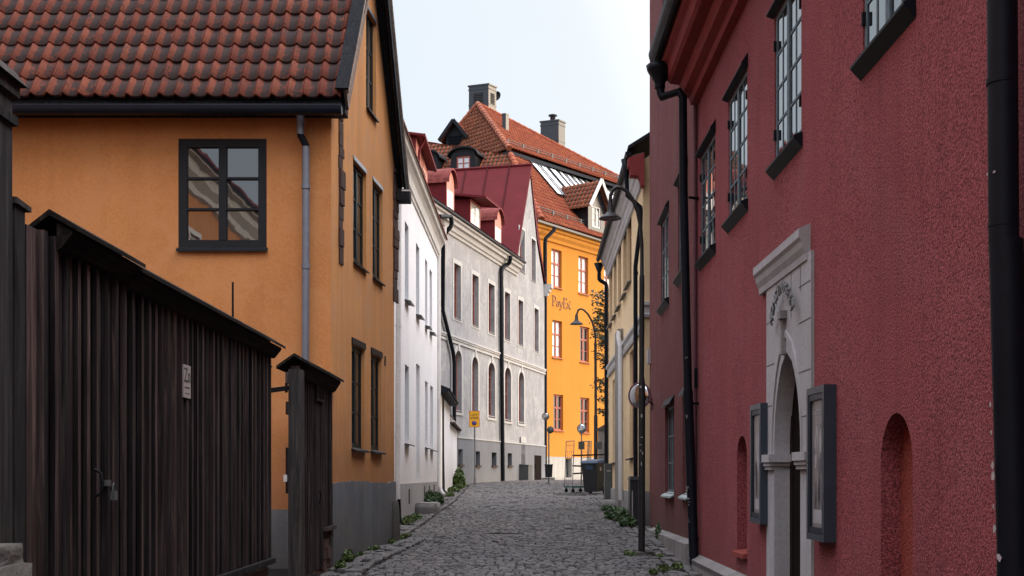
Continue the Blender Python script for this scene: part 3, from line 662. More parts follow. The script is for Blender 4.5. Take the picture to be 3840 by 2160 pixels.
for y in (740, 1512, 2020): q = P(2585, y, 15.62); m = MB(); m.bar(q, Vector((rx(15.7), 15.70, q.z)), .03, .03); m.build('pipe_bracket', M['iron'], red)
pipe([(rx(15.8) - .03, 15.80, 6.6), (rx(15.8) - .035, 15.80, .55)], .028, M['pink'], red, 'conduit', n=8)
# big pipe at the right edge
Yr = 5.55
m = MB(); m.tube([Vector((P(3757, 0, Yr).x + .02, Yr, 7.15)), P(3757, -150, Yr), P(3764, 905, Yr)], .068, 18); m.tube([P(3757, 295, Yr), P(3757, 315, Yr)], .0705, 18); m.tube([P(3763, 840, Yr), P(3763, 850, Yr)], .070, 18); m.build('downpipe', M['black'], red)
m = MB(); m.tube([P(3772, 900, Yr), P(3803, 2050, Yr), Vector((P(3803, 2050, Yr).x, Yr, gz(Yr)))], .0765, 18); w = m.build('downpipe_foot', M['black'], red)
m = MB(); q = P(3790, 1100, Yr); m.bar(q, Vector((rx(5.5), 5.5, q.z)), .03, .035); m.build('pipe_bracket', M['iron'], red)
for (x, y, s) in ((3722, 1515, .013), (3720, 1620, .012), (3732, 1745, .02), (3738, 1785, .022), (3728, 1900, .012), (3744, 1985, .02), (3757, 2092, .018), (3706, 640, .008), (3722, 640, .008), (3735, 640, .008)):
    c = P(x, y, Yr - .066); k = rnd.randint(5, 7)
    ctr = P(3757 + max(0, (y - 900)) * .03, y, Yr); out = Vector((c.x - ctr.x, -1 * math.sqrt(max(0, .0772 ** 2 - (c.x - ctr.x) ** 2)), 0))
    rad = .0778 if y > 900 else .0695
    ang0 = math.atan2(-math.sqrt(max(1e-5, rad ** 2 - (c.x - ctr.x) ** 2)), c.x - ctr.x)
    pts = []
    for t in range(k):
        aa = 2 * math.pi * t / k; rr_ = s * rnd.uniform(.6, 1.1); an = ang0 + rr_ * math.cos(aa) / rad
        pts.append(Vector((ctr.x + rad * math.cos(an), Yr + rad * math.sin(an), c.z + rr_ * math.sin(aa) * 1.2)))
    m = MB(); m.poly(pts); m.build('sticker_scrap', M['plate'], w)

# stone portal ---------------------------------------------------------
pn = .025                                               # how far the portal stands proud of the wall
uA, uB = sorted((fRd.U(2874, pn), fRd.U(3042, pn)))    # uB = far (left in picture)
zT = 3.40; zcap = 1.79
po = MB()
oA, oB = sorted((fRd.U(2903, pn), fRd.U(3001, pn)))    # opening
ocx = (oA + oB) / 2; orad = (oB - oA) / 2; zap = fRd.hit(2944, 1322, pn)[1]
def pointed(u0, u1, z0, zs, zt, n=9):                  # pointed arch outline
    c = (u0 + u1) / 2; pts = [(u0, z0), (u1, z0)]; h = zt - zs; w = (u1 - u0) / 2
    for k in range(n + 1): t = k / n; pts.append((c + w * (1 - t ** 2.1) ** .62 if t < 1 else c, zs + h * t))
    for k in range(n - 1, -1, -1): t = k / n; pts.append((c - w * (1 - t ** 2.1) ** .62, zs + h * t))
    return pts
wall(fRd, [(uA, -.2), (uB, -.2), (uB, zT), (uA, zT)], [pointed(oA, oB, -.15, zcap, zap)], .15, M['limestone'], red, 'portal', pn)
m = MB()
fRd.box(m, uA, uA + .01, -.0, pn - .002, -.2, zT); fRd.box(m, uB - .01, uB, 0, pn - .002, -.2, zT); m.build('portal_side', M['limestone'], red)
m = MB(); fRd.box(m, oA - .045, oB + .045, -.16, -.128, -.2, zap + .05); m.build('portal_door', M['doordark'], red)
m = MB(); fRd.box(m, oB - .10, oB - .0, -.127, -.118, -.2, zcap + .35); m.build('door_jamb', M['doorbrown'], red)
# portal cornice
lip = .095; cA, cB = sorted((fRd.U(3040, .0), fRd.U(2824, lip)))
cpz = [(pn, 3.34), (pn + .012, 3.345), (pn + .018, 3.40), (pn + .04, 3.45), (pn + .05, 3.50), (lip, 3.53), (lip, 3.60), (.0, 3.64), (.0, 3.34)]
m = MB(); fRd.profile(m, cA, cB, cpz); m.build('portal_cornice', M['limestone'], red)
# imposts
for a, b in ((uA - .02, oA + .05), (oB - .05, uB + .12)):
    m = MB(); fRd.box(m, a, b, -.12, pn + .06, zcap - .07, zcap); fRd.box(m, a + .03, b - .03 + .02, -.12, pn + .045, zcap - .105, zcap - .07); fRd.box(m, a + .05, b - .04 + .02, -.12, pn + .03, zcap - .14, zcap - .105)
    m.build('impost', M['limestone'], red)
# shallow moulding ring round the arch, joints, and the grey conduit above it
m = MB(); ring0 = pointed(oA - .055, oB + .055, -.15, zcap, zap + .13)[2:]; ring1 = pointed(oA - .085, oB + .085, -.15, zcap, zap + .19)[2:]
for i in range(len(ring0) - 1):
    W = fRd.W; a, b, c, d = ring0[i], ring0[i + 1], ring1[i + 1], ring1[i]
    m.hexa([W(*(q[0], pn - .01, q[1])) for q in (a, b, c, d)] + [W(*(q[0], pn + .014, q[1])) for q in (a, b, c, d)])
m.build('arch_moulding', M['limestone'], red)
for z, s in ((3.16, 0), (2.86, 0), (2.45, 0), (2.08, 0), (3.02, 1), (2.62, 1), (2.24, 1)):
    a, b = (uA + .02, uA + .42) if s == 0 else (uB - .34, uB - .02)
    if z > 2.95: b = min(b, ocx - .1) if s == 0 else b; a = max(a, ocx + .2) if s == 1 else a
    m = MB(); fRd.box(m, a, b, pn - .004, pn + .0025, z, z + .007); m.build('stone_joint', M['limedark'], red)
for u in (uA + .36, uA + .7, uA + 1.02, uA + 1.28): m = MB(); fRd.box(m, u, u + .006, pn - .004, pn + .0025, 3.13 if u != uA + .7 else 2.95, 3.34); m.build('stone_joint', M['limedark'], red)
cu_, cz0 = fRd.hit(2944, 1322, pn); _, cz1 = fRd.hit(2944, 1168, pn)
m = MB(); fRd.box(m, cu_ - .035, cu_ + .035, pn, pn + .04, zap - .02, cz1 - .06); fRd.box(m, cu_ - .085, cu_ + .045, pn, pn + .06, cz1 - .07, cz1); m.build('lamp_conduit', M['granite'], red)
# raised metal lettering in an arc over the portal
word = 'KONSTMUSEET'; lu, lz = fRd.hit(2934, 1072, pn + .05); Rr = .50; c0 = (lu + .02, lz - Rr - .02)
letters = []
m_ = None
for i, ch in enumerate(word):
    th = (i - (len(word) - 1) / 2) * .195                # + = towards the near (right in the picture)
    du = -math.sin(th) * Rr; dz = math.cos(th) * Rr
    rt = -fRd.d * math.cos(th) - UP * math.sin(th); up = UP * math.cos(th) - fRd.d * math.sin(th)
    put_text('letter', ch, .14, .010, M['steel'], red, fRd.W(c0[0] + du, pn + .055, c0[1] + dz), rt, up)
# notice cases -------------------------------------------------------
def notice(label, x0, x1, yt0, yb0, words):
    off = .095; ua, ub = sorted((fRd.U(x0, off), fRd.U(x1, off))); zt = fRd.hit(x0, yt0, off)[1]; zb = fRd.hit(x0, yb0, off)[1]
    t = thing('notice_board', tuple(fRd.W((ua + ub) / 2, .0, zb)), label, 'notice board', 'display cases flanking the stone portal')
    m = MB(); fw = .052
    fRd.box(m, ua, ub, .002, off - .03, zb, zt)
    for a, b, c, d in ((ua, ua + fw, zb, zt), (ub - fw, ub, zb, zt), (ua + fw, ub - fw, zb, zb + fw), (ua + fw, ub - fw, zt - fw, zt)): fRd.box(m, a, b, off - .03, off, c, d)
    m.build('case', M['caseblue'], t)
    m = MB(); g = fw + .004
    for a, b, c, d in ((ua + g, ua + g + .03, zb + g, zt - g), (ub - g - .03, ub - g, zb + g, zt - g), (ua + g + .03, ub - g - .03, zb + g, zb + g + .045), (ua + g + .03, ub - g - .03, zt - g - .045, zt - g)): fRd.box(m, a, b, off - .02, off - .006, c, d)
    m.build('door_frame', M['slate'], t)
    m = MB(); fRd.box(m, ua + g + .03, ub - g - .03, off - .028, off - .024, zb + g + .04, zt - g - .04); ps = m.build('poster', M['poster'], t)
    H = zt - zb; m = MB(); fRd.box(m, ua + .13, ub - .13, off - .0238, off - .0228, zb + .13, zb + .13 + H * .09); m.build('paper_strip', M['postermark'], ps)
    m = MB(); rr = random.Random(len(label))
    for k in range(9):
        u = ua + .15 + (ub - ua - .3) * rr.random(); z = zb + H * (.22 + .35 * rr.random())
        solid_poly(m, fRd, [(u + .04 * rr.uniform(.5, 1.3) * math.cos(q * 1.05), z + .11 * rr.uniform(.6, 1.2) * math.sin(q * 1.05)) for q in range(6)], off - .0238, off - .0230)
    m.build('poster_print', M['posterdk'], ps)
    m = MB()
    for k in range(4):
        u = ua + .16 + (ub - ua - .36) * rr.random(); z = zb + H * (.45 + .25 * rr.random())
        solid_poly(m, fRd, [(u + .035 * math.cos(q * .785), z + .10 * rr.uniform(.7, 1.2) * math.sin(q * .785)) for q in range(8)], off - .0228, off - .0222)
    m.build('poster_figure', M['postermark'], ps)
    for wd, zf in words: put_text('poster_title', wd, .085, .0005, M['postermark'], ps, fRd.W((ua + ub) / 2 - .02, off - .0215, zb + H * zf), -fRd.d, UP)
    g_ = MB(); fRd.box(g_, ua + g + .012, ub - g - .012, off - .016, off - .012, zb + g + .02, zt - g - .02)
    return t
notice('nearer dark blue display case with poster, right of the stone portal', 3024, 3089, 1460, 2020, [('Gotland', .84), ('sten', .755)])
notice('farther dark blue display case with crumpled paper, left of the stone portal', 2812, 2851, 1522, 1958, [])
m = MB(); a_ = fRd.hit(2619, 1395); fRd.box(m, fRd.L - .12, fRd.L - .07, .01, .05, a_[1] - .2, a_[1] + .05); m.build('wall_fitting', M['iron'], red)

# ================================================================== MAROON HOUSE
S0, S1 = (rx(15.86) + .004, 15.87), (2.69, 23.3)
fS = Fr(S0, S1, (-1, 0))
mar = thing('maroon_house', (2.58, 19.5, gz(19.5)), 'tall brownish maroon roughcast house beyond the red house, with barred grey windows', 'house')
bx = []
for xl, xr, yt, yb in ((2479, 2508, 846, 1157), (2543, 2578, 700, 1046), (2494, 2527, 1530, 1846), (2560, 2590, 1488, 1851), (2484, 2520, -130, 88)):
    u0, u1 = sorted((fS.U(xl), fS.U(xr))); bx.append((u0, u1, fS.hit(xl, yb)[1], fS.hit(xl, yt)[1]))
zM = 12.2
wall(fS, [(0, -.2), (fS.L, -.2), (fS.L, zM), (0, zM)], [rect(*b) for b in bx], .12, M['maroon'], mar)
for i, b in enumerate(bx):
    low = i in (2, 3)
    window(mar, fS, *b, cols=4, rows=3, rec=.02 if not low else .05, fw=.05, mw=.07, bw=.028, pd=.009, wedge=not low, mat=M['frame_gg'], glass=M['glass2'],
           sill=(.07, .03, .05, M['verdigris']) if low else (.08, .05, .13, M['black']), hood=(.07, .05, .14, M['black']))
fS2 = Fr(S1, (9.5, 23.4), (0, 1)); wall(fS2, [(0, -.2), (fS2.L, -.2), (fS2.L, zM), (0, zM)], [], .1, M['maroon'], mar, 'end_wall')
fS3 = Fr((S0[0], 15.87), (9.5, 15.87), (0, -1)); wall(fS3, [(0, -.2), (fS3.L, -.2), (fS3.L, zM), (0, zM)], [], .1, M['maroon'], mar, 'end_wall')
m = MB(); fS.profile(m, -.1, fS.L + .0, [(.0, zM), (.0, zM + .1), (-4, zM + 2.0), (-4, zM + 1.9)]); m.build('roof', M['tar'], mar)
m = MB(); u = .05
while u < 5.9:
    w = rnd.uniform(.9, 1.5); za = .68 - .012 * u; W = fS.W
    m.hexa([W(u, .0, 0), W(u + w - .012, .0, 0), W(u + w - .012, .16, 0), W(u, .16, 0), W(u, .0, za + .03), W(u + w - .012, .0, za + .02), W(u + w - .012, .15, za - .02), W(u, .15, za)]); u += w
m.build('stone_base', M['granite'], mar)
m = MB(); u, z = fS.hit(2443, 1325); fS.box(m, fS.L - .25, fS.L - .02, .003, .06, z - .18, z + .1); m.build('wall_box', M['plate'], mar)
# traffic mirror on a bracket
def traffic_mirror(name, c, r, nrm, label, group=None, rim=None, tilt=.0, back=False, post=None, cat='mirror', bracket=None):
    c = Vector(c); t = thing(name, (c.x, c.y, gz(c.y)) if post else tuple(c), label, cat, group); nrm = Vector(nrm).normalized(); x = UP.cross(nrm).normalized(); y = nrm.cross(x)
    Mx = Matrix((x, y, nrm)).transposed()
    m = MB(); m.lathe(c, [(r, -.02), (r * .96, .005), (r * .8, .02 * r / .2), (r * .55, .035 * r / .2), (r * .28, .043 * r / .2), (0.0001, .046 * r / .2)], 28, Mx)
    m.build('mirror_face', M['mirror'] if not back else M['steel'], t)
    m = MB(); m.lathe(c, [(r * .99, -.028), (r * 1.05, -.022), (r * 1.06, .004), (r * .98, .010), (r * .97, .004)], 28, Mx); m.lathe(c, [(.0001, -.05), (r * .7, -.045), (r * .99, -.028)], 28, Mx); m.build('rim', rim or M['steel'], t)
    if post: m = MB(); m.tube([(c.x, c.y + .05, gz(c.y)), (c.x, c.y + .05, c.z)], .022, 8); m.build('post', M['steel'], t)
    if bracket: m = MB(); m.tube([c - nrm * .04, bracket], .018, 8); m.bar(Vector(bracket) + Vector((0, 0, -.12)), Vector(bracket) + Vector((0, 0, .12)), .04, .05, (0, 1, 0)); m.build('bracket', M['iron'], t)
    return t
cm = P(2397.5, 1483, 20.6)
traffic_mirror('traffic_mirror', cm, .215, (-.62, -.78, -.02), 'round red-rimmed convex traffic mirror half hidden behind the near lamp post', rim=M['pink'], bracket=(fS.W(fS.U(2446), -.0, cm.z - .02)), group='convex traffic mirrors')

# ================================================================== CREAM HOUSE
C0, C1 = (2.64, 24.0), (2.88, 35.5)
fC = Fr(C0, C1, (-1, 0)); fCg = Fr(C0, (9.6, 23.9), (0, -1))
cre = thing('cream_house', (2.7, 29, gz(29)), 'cream plastered house with white string course and narrow windows beyond the maroon house', 'house')
cw = [(2352, 2368, 800, 1080), (2337, 2350, 852, 1119), (2317, 2329, 912, 1163), (2301.5, 2312, 962, 1196), (2286, 2296, 1010, 1226), (2361, 2379, 1325, 1715), (2306, 2315, 1411, 1733), (2297.5, 2305, 1428, 1733)]
bx = []
for xl, xr, yt, yb in cw:
    u0, u1 = sorted((fC.U(xl), fC.U(xr))); bx.append((u0, u1, fC.hit(xl, yb)[1], fC.hit(xl, yt)[1]))
zC = 7.95
wall(fC, [(0, -.2), (fC.L, -.2), (fC.L, zC), (0, zC)], [rect(*b) for b in bx], .13, M['cream'], cre)
for i, b in enumerate(bx): window(cre, fC, *b, cols=2, rows=3, rec=.07, fw=.07, mat=M['shutter'], sill=(.10, .03, .05, M['roughstone'] if i < 5 else M['iron']))
wall(fCg, [(0, -.2), (fCg.L, -.2), (fCg.L, zC), (fCg.L / 2, zC + 2.4), (0, zC)], [], .1, M['cream'], cre, 'gable_wall')
fCe = Fr(C1, (9.6, 35.4), (0, 1)); wall(fCe, [(0, -.2), (fCe.L, -.2), (fCe.L, zC), (fCe.L / 2, zC + 2.4), (0, zC)], [], .1, M['cream'], cre, 'end_wall')
m = MB(); fC.box(m, -.05, fC.L, .003, .05, -.2, 1.24); m.build('plinth', M['creamplinth'], cre)
m = MB(); fCg.box(m, 0, 3, .003, .05, -.2, 1.28); m.build('plinth', M['creamplinth'], cre)
zb0, zb1 = 4.50, 4.80
band = [(0, zb0), (.05, zb0), (.07, zb0 + .06), (.04, zb0 + .09), (.04, zb0 + .2), (.09, zb0 + .25), (.09, zb0 + .31), (0, zb0 + .33)]
m = MB(); fC.profile(m, -.06, fC.L, band); m.build('string_course', M['creamtrim'], cre)
zz = 1.6 + (HY - 1191) / FPX * 24; m = MB(); fCg.profile(m, -.02, 3, [(n, z - zb0 + zz) for n, z in band]); m.build('string_course', M['creamtrim'], cre)
m = MB(); cpc = [(.0, 7.45), (.05, 7.46), (.06, 7.54), (.08, 7.57), (.10, 7.68), (.14, 7.72), (.15, 7.84), (.21, 7.90), (.23, 8.0), (.26, 8.03), (0, 8.1)]
fC.profile(m, .0, fC.L, cpc); m.build('cornice', M['creamtrim'], cre)
fc_ = [(0, 0)]
m = MB(); fC.profile(m, -.25, fC.L + .2, [(.32, 8.10), (.32, 8.17), (-3.4, 10.5), (-3.4, 10.4)]); fC.profile(m, -.25, fC.L + .2, [(-3.4, 10.4), (-3.4, 10.5), (-7.3, 8.13), (-7.3, 8.06)]); m.build('roof', M['tar'], cre)
m = MB(); fC.profile(m, -.28, .0, [(.0, 7.36), (.06, 7.38), (.08, 7.5), (.12, 7.56), (.28, 7.58), (.28, 7.74), (.32, 7.76), (.32, 7.92), (.0, 8.02)]); m.build('cornice_return', M['cornice'], cre)
m = MB(); pr = [(.31 + .06 * math.cos(math.pi + math.pi * k / 8), 8.06 + .09 * math.sin(math.pi + math.pi * k / 8)) for k in range(9)]; fC.profile(m, -.2, fC.L + .15, pr); m.build('gutter', M['black'], cre)
q = fC.W(.1, .33, 0); e1 = P(2384, 860, 24.35)
m = MB(); m.lathe((q.x, q.y, 7.62), [(.05, 0), (.06, .1), (.11, .36), (.0, .36)], 10); m.build('hopper', M['black'], cre)
pipe([Vector((q.x, q.y, 7.68)), Vector((q.x + .02, q.y, 7.25)), Vector((q.x + .28, q.y, 7.02)), Vector((q.x + .31, q.y, 6.9)), P(2383, 1000, 24.3), P(2384, 1900, 24.3), Vector((P(2384, 1900, 24.3).x, 24.3, gz(24.3)))], .045, M['black'], cre, collars=[P(2384, 1025, 24.3)])
q = fC.W(fC.L + .05, .5, 0); m = MB(); qq = P(2247, 1010, 35.6); m.lathe((qq.x, 35.6, qq.z - .18), [(.04, 0), (.05, .08), (.16, .36), (.0, .36)], 10); m.build('hopper', M['black'], cre)
pipe([P(2247, 1025, 35.6), P(2247, 1046, 35.6), P(2252, 1052, 35.6), P(2272, 1064, 35.6), P(2274, 1075, 35.6), P(2274, 1300, 35.6), Vector((P(2274, 1300, 35.6).x, 35.6, gz(35.6)))], .062, M['black'], cre)
# stone pilaster and pale pipe
u0, u1 = sorted((fC.U(2325), fC.U(2337))); m = MB(); fC.box(m, u0, u1, .004, .13, -.1, fC.hit(2331, 1243)[1]); m.build('pilaster', M['roughstone'], cre)
q = fC.W(fC.U(2343), .12, 0); pipe([fC.W(fC.U(2336), .10, fC.hit(2336, 1245)[1]), fC.W(fC.U(2339), .13, fC.hit(2339, 1265)[1]), fC.W(fC.U(2345), .12, fC.hit(2345, 1300)[1]), fC.W(fC.U(2347), .12, 1.0)], .06, M['creamtrim'], cre, 'pale_pipe')
# stone step, cabinets beside it
st = thing('door_step', (2.55, 31.5, gz(31.5)), 'pale stone doorstep at the foot of the cream house', 'step')
rough_block(2.36, 2.80, 30.0, 32.0, gz(31) - .1, gz(31) + .14, M['granite'], st, seed=8)
bc = thing('black_cabinet', (2.45, 24.6, gz(24.6)), 'slim black utility cabinet against the cream wall behind the near lamp post', 'cabinet')
q = P(2373, 1975, 23.6); m = MB(); m.box(q.x - .06, q.x + .14, 23.5, 23.9, gz(23.6) - .05, P(2373, 1800, 23.6).z)
m.hexa([(q.x - .075, 23.48, P(2373, 1800, 23.6).z), (q.x + .15, 23.48, P(2373, 1800, 23.6).z), (q.x + .15, 23.92, P(2373, 1800, 23.6).z), (q.x - .075, 23.92, P(2373, 1800, 23.6).z), (q.x - .06, 23.5, P(2373, 1786, 23.6).z), (q.x + .14, 23.5, P(2373, 1786, 23.6).z), (q.x + .14, 23.9, P(2373, 1786, 23.6).z), (q.x - .06, 23.9, P(2373, 1786, 23.6).z)]); m.build('body', M['binblack'], bc)
m = MB(); m.box(q.x - .03, q.x - .01, 23.49, 23.498, P(2373, 1950, 23.6).z, P(2373, 1840, 23.6).z); m.build('notice_strip', M['plate'], bc)
ub = thing('utility_cabinet', (P(2285, 1877, 33.9).x, 33.9, gz(33.9)), 'tall narrow grey utility cabinet beside the wheeled bin', 'cabinet')
q0, q1 = P(2268, 1877, 33.8), P(2300, 1740, 33.8); m = MB(); m.box(q0.x, q1.x, 33.8, 34.1, gz(33.8) - .05, q1.z - .02)
m.hexa([(q0.x - .012, 33.79, q1.z - .02), (q1.x + .012, 33.79, q1.z - .02), (q1.x + .012, 34.11, q1.z - .02), (q0.x - .012, 34.11, q1.z - .02), (q0.x, 33.8, q1.z + .015), (q1.x, 33.8, q1.z + .015), (q1.x, 34.1, q1.z + .015), (q0.x, 34.1, q1.z + .015)]); m.build('body', M['boxgrey'], ub)
m = MB(); a, b = P(2276, 1768, 33.79), P(2291, 1763, 33.79); m.box(a.x, b.x, 33.79, 33.798, a.z, b.z); m.build('plate', M['plate'], ub)

# ================================================================== WHITE HOUSE
wx = lambda Y: -2.771 + .019 * Y
fW = Fr((wx(20.0), 20.0), (wx(34.25), 34.25), (1, 0))
whi = thing('white_house', (wx(27), 27, gz(27)), 'white plastered house with deep window reveals and curved cornice beyond the ochre gable', 'house')
ww = [(1518, 1532, 826, 1117), (1560, 1572.5, 908, 1172), (1594, 1602.5, 968, 1215), (1611, 1620, 1006, 1238), (1518, 1533.5, 1364, 1657), (1594, 1604, 1427, 1673), (1613.5, 1624, 1444, 1681)]
bx = [px(fW, *b) for b in ww]
dr = px(fW, 1561, 1574, 1361, 1812)
sl = [px(fW, *b) for b in ((1527, 1532, 1834, 1890), (1586, 1589.5, 1822, 1860), (1604, 1608.5, 1821, 1850), (1622, 1626, 1817, 1846))]
wall(fW, [(0, -.2), (fW.L, -.2), (fW.L, 8.1), (0, 8.1)], [rect(*b) for b in bx + [dr]], .20, M['white'], whi)
for i, b in enumerate(bx): window(whi, fW, *b, cols=2, rows=3, rec=.14, fw=.06, mat=M['frame_gg'], sill=(.13, .02, .06, M['boxgrey']))
m = MB(); fW.box(m, dr[0], dr[1], -.2, -.17, dr[2], dr[3]); m.build('door', M['greyrev'], whi)
m = MB(); fW.box(m, 0, fW.L, .003, .03, -.2, 1.42); m.build('plinth', M['greyrev'], whi)
m = MB()
for b in sl: fW.box(m, b[0], b[1], .031, .034, b[2], b[3])
m.build('cellar_slots', M['ink'], whi)
cpw = [(.0, 7.78), (.03, 7.79), (.04, 7.86), (.07, 7.88), (.08, 7.95), (.06, 8.0), (.08, 8.12), (.14, 8.22), (.20, 8.25), (.21, 8.34), (.24, 8.36), (.0, 8.46)]
m = MB(); fW.profile(m, 0, fW.L + .1, cpw); m.build('cornice', M['whitetrim'], whi)
m = MB(); fW.profile(m, 0, fW.L + .12, [(.27, 8.36), (.27, 8.40), (-2.6, 10.0), (-2.6, 9.9)]); fW.profile(m, 0, fW.L + .12, [(-2.6, 9.9), (-2.6, 10.0), (-5.6, 8.4), (-5.6, 8.3)]); m.build('roof', M['roofred'], whi)
fWe = Fr((wx(34.25), 34.25), (-8, 34.25), (0, 1)); wall(fWe, [(0, -.2), (fWe.L, -.2), (fWe.L, 8.2), (fWe.L / 2, 9.7), (0, 8.2)], [], .1, M['white'], whi, 'end_wall')
pipe([P(1496, 700, 23.4), P(1494, 1200, 23.4), P(1492, 1600, 23.4), P(1490, 1876, 23.4)], .052, M['whitetrim'], whi, collars=[P(1494, 1220, 23.4), P(1491, 1640, 23.4)])
m = MB(); m.tube([P(1495, 1872, 23.38), P(1497, 1940, 23.4), P(1500, 1962, 23.36)], .042, 10); m.build('downpipe_foot', M['black'], whi)
pipe([P(1668, 850, 34.1), P(1666, 900, 34.1), P(1648, 925, 34.1), P(1646, 950, 34.0), P(1646, 1400, 34), P(1645, 1815, 34), P(1656, 1846, 33.9), P(1668, 1856, 33.8)], .055, M['whitetrim'], whi, collars=[P(1646, 1500, 34)])
# red dormer on its roof
fD = Fr((wx(26) - .42, 26.0), (wx(30) - .42, 30.0), (1, 0))
ua, ub = fD.U(1560), fD.U(1603); zt = fD.hit(1560, 512)[1]; zb = 8.35
wb = (fD.U(1577), fD.U(1590), fD.hit(1577, 625)[1], fD.hit(1577, 535)[1])
wall(fD, [(ua, zb), (ub, zb), (ub, zt), (ua, zt)], [rect(*wb)], .1, M['redfront'], whi, 'dormer')
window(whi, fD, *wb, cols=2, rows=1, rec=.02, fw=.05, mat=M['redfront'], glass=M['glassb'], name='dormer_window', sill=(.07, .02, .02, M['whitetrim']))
m = MB(); W = fD.W
m.poly([W(ua, 0, zb), W(ua, 0, zt), W(ua, -2.6, zt), W(ua, -2.6, zt - .4)]); m.poly([W(ub, 0, zb), W(ub, 0, zt), W(ub, -2.6, zt), W(ub, -2.6, zt - .4)]); m.build('dormer_cheek', M['redmetaldk'], whi)
m = MB(); fD.slab(m, ua - .12, ub + .22, -2.7, zt + .42, .20, zt + .05, .06); fD.box(m, ua - .12, ub + .22, .20, .26, zt - .03, zt + .05); m.build('dormer_roof', M['redmetaldk'], whi)
e = W(ua + .12, .0, 0)
pipe([W(ua + .25, .20, zt), W(ua + .25, .16, zt - .12), W(ua + .2, .08, zt - .28), W(ua + .2, .06, zt - .4), W(ua + .2, .06, zb)], .035, M['redmetal'], whi, 'dormer_pipe', n=8)
# low white garden wall
gw = thing('garden_wall', (-2.15, 40, gz(40)), 'low white plastered wall with dark tiled coping between white and grey houses', 'wall')
fA = Fr((-2.10, 34.5), (-2.22, 48.4), (1, 0)); us = fA.U(1687); zt1, zt2 = 4.02, 3.45
solid = MB(); solid_poly(solid, fA, [(0, .3), (fA.L, .3), (fA.L, zt2), (us, zt2), (us, zt1), (0, zt1)], -.35, 0); solid.build('wall', M['white'], gw)
m = MB(); fA.profile(m, 0, us + .05, [(.26, zt1 - .02), (.26, zt1 + .05), (-.18, zt1 + .22), (-.5, zt1 + .03), (-.5, zt1 - .03)])
for k in range(14): u = us * (k + .5) / 14; m.tube([fA.W(u, .30, zt1 + .06), fA.W(u, -.18, zt1 + .25)], .05, 6)
m.build('coping', M['tar'], gw)
m = MB(); fA.profile(m, us + .05, fA.L, [(.15, zt2), (.15, zt2 + .06), (-.2, zt2 + .42), (-.5, zt2 + .05), (-.5, zt2)]); m.build('coping', M['whitetrim'], gw)
m = MB(); u = us + .06
while u < fA.L - .1: fA.box(m, u, u + .22, -.02, .17, zt2 - .06, zt2 + .02); u += .26
fA.box(m, us + .05, fA.L, -.3, -.1, zt2 + .36, zt2 + .44); m.build('brick_edge', M['brick'], gw)
pipe([P(1656, 1478, 36.2), P(1657, 1700, 36.2), P(1660, 1840, 36.2), P(1668, 1850, 36.1)], [.075, .07, .075, .075], M['black'], gw)

# ================================================================== GREY HOUSE
gk = .27; gxl = lambda Y: -1.97 + gk * (Y - 49)
g0, g1 = (gxl(42.5), 42.5), (gxl(62.6), 62.6)
fY = Fr(g0, g1, (1, -.27))
gry = thing('grey_house', (gxl(52), 52, gz(52)), 'grey stuccoed house with arched lower windows and dark red metal roof closing the street left', 'house')
up_w = [(1701.6, 1727, 985, 1188), (1770, 1793.6, 1026, 1216), (1831, 1853.5, 1060, 1242), (1892, 1912, 1092, 1268), (1943, 1961, 1122, 1289), (2003, 2019, 1154, 1313)]
gb_w = [(1948, 1967, 853, 1010), (1992.5, 2008, 893, 1046)]
lo_w = [(1706, 1730, 1319, 1536), (1769, 1792, 1343, 1547), (1830, 1855, 1364, 1557), (1892, 1915, 1383, 1571), (1944, 1964, 1400, 1580)]
ce_w = [(1714, 1731, 1684, 1742), (1780, 1796, 1692, 1745), (1840, 1858, 1696, 1746), (1900, 1916, 1699, 1746)]
bu = [px(fY, *b) for b in up_w + gb_w]
bl = []
for b in lo_w:
    u0, u1, z0, z1 = px(fY, *b); bl.append((u0, u1, z0, z1 + .1))
uG0, uG1 = fY.U(1931), fY.L; uap, zap2 = fY.hit(1985, 628); zG = 11.3
outer = [(0, 3.0), (fY.L, 3.0), (fY.L, zG), (fY.L - .25, zG + .3), (uap + 1.5, zap2 - 3.4), (uap, zap2), (uG0 - .0, zG + .35), (0, zG + .35)]
wall(fY, outer, [rect(*b) for b in bu] + [arch_poly(u0, u1, z0, z1 - .42, .42) for u0, u1, z0, z1 in bl], .24, M['grey'], gry)
for i, b in enumerate(bu):
    window(gry, fY, *b, cols=2, rows=3, rec=.18, fw=.06, mat=M['frame_rd'], glass=M['glass3'], sill=(.03, .0, .04, M['brick']))
    m = MB(); s = .16 if i < 6 else .10
    for q in ((b[0] - s, b[0], b[2] - s * .8, b[3] + s * 1.1), (b[1], b[1] + s, b[2] - s * .8, b[3] + s * 1.1), (b[0], b[1], b[3], b[3] + s * 1.1), (b[0], b[1], b[2] - s * .8, b[2] - .06)): fY.box(m, q[0], q[1], -.02, .02, q[2], q[3])
    m.build('window_surround', M['greytrim'], gry)
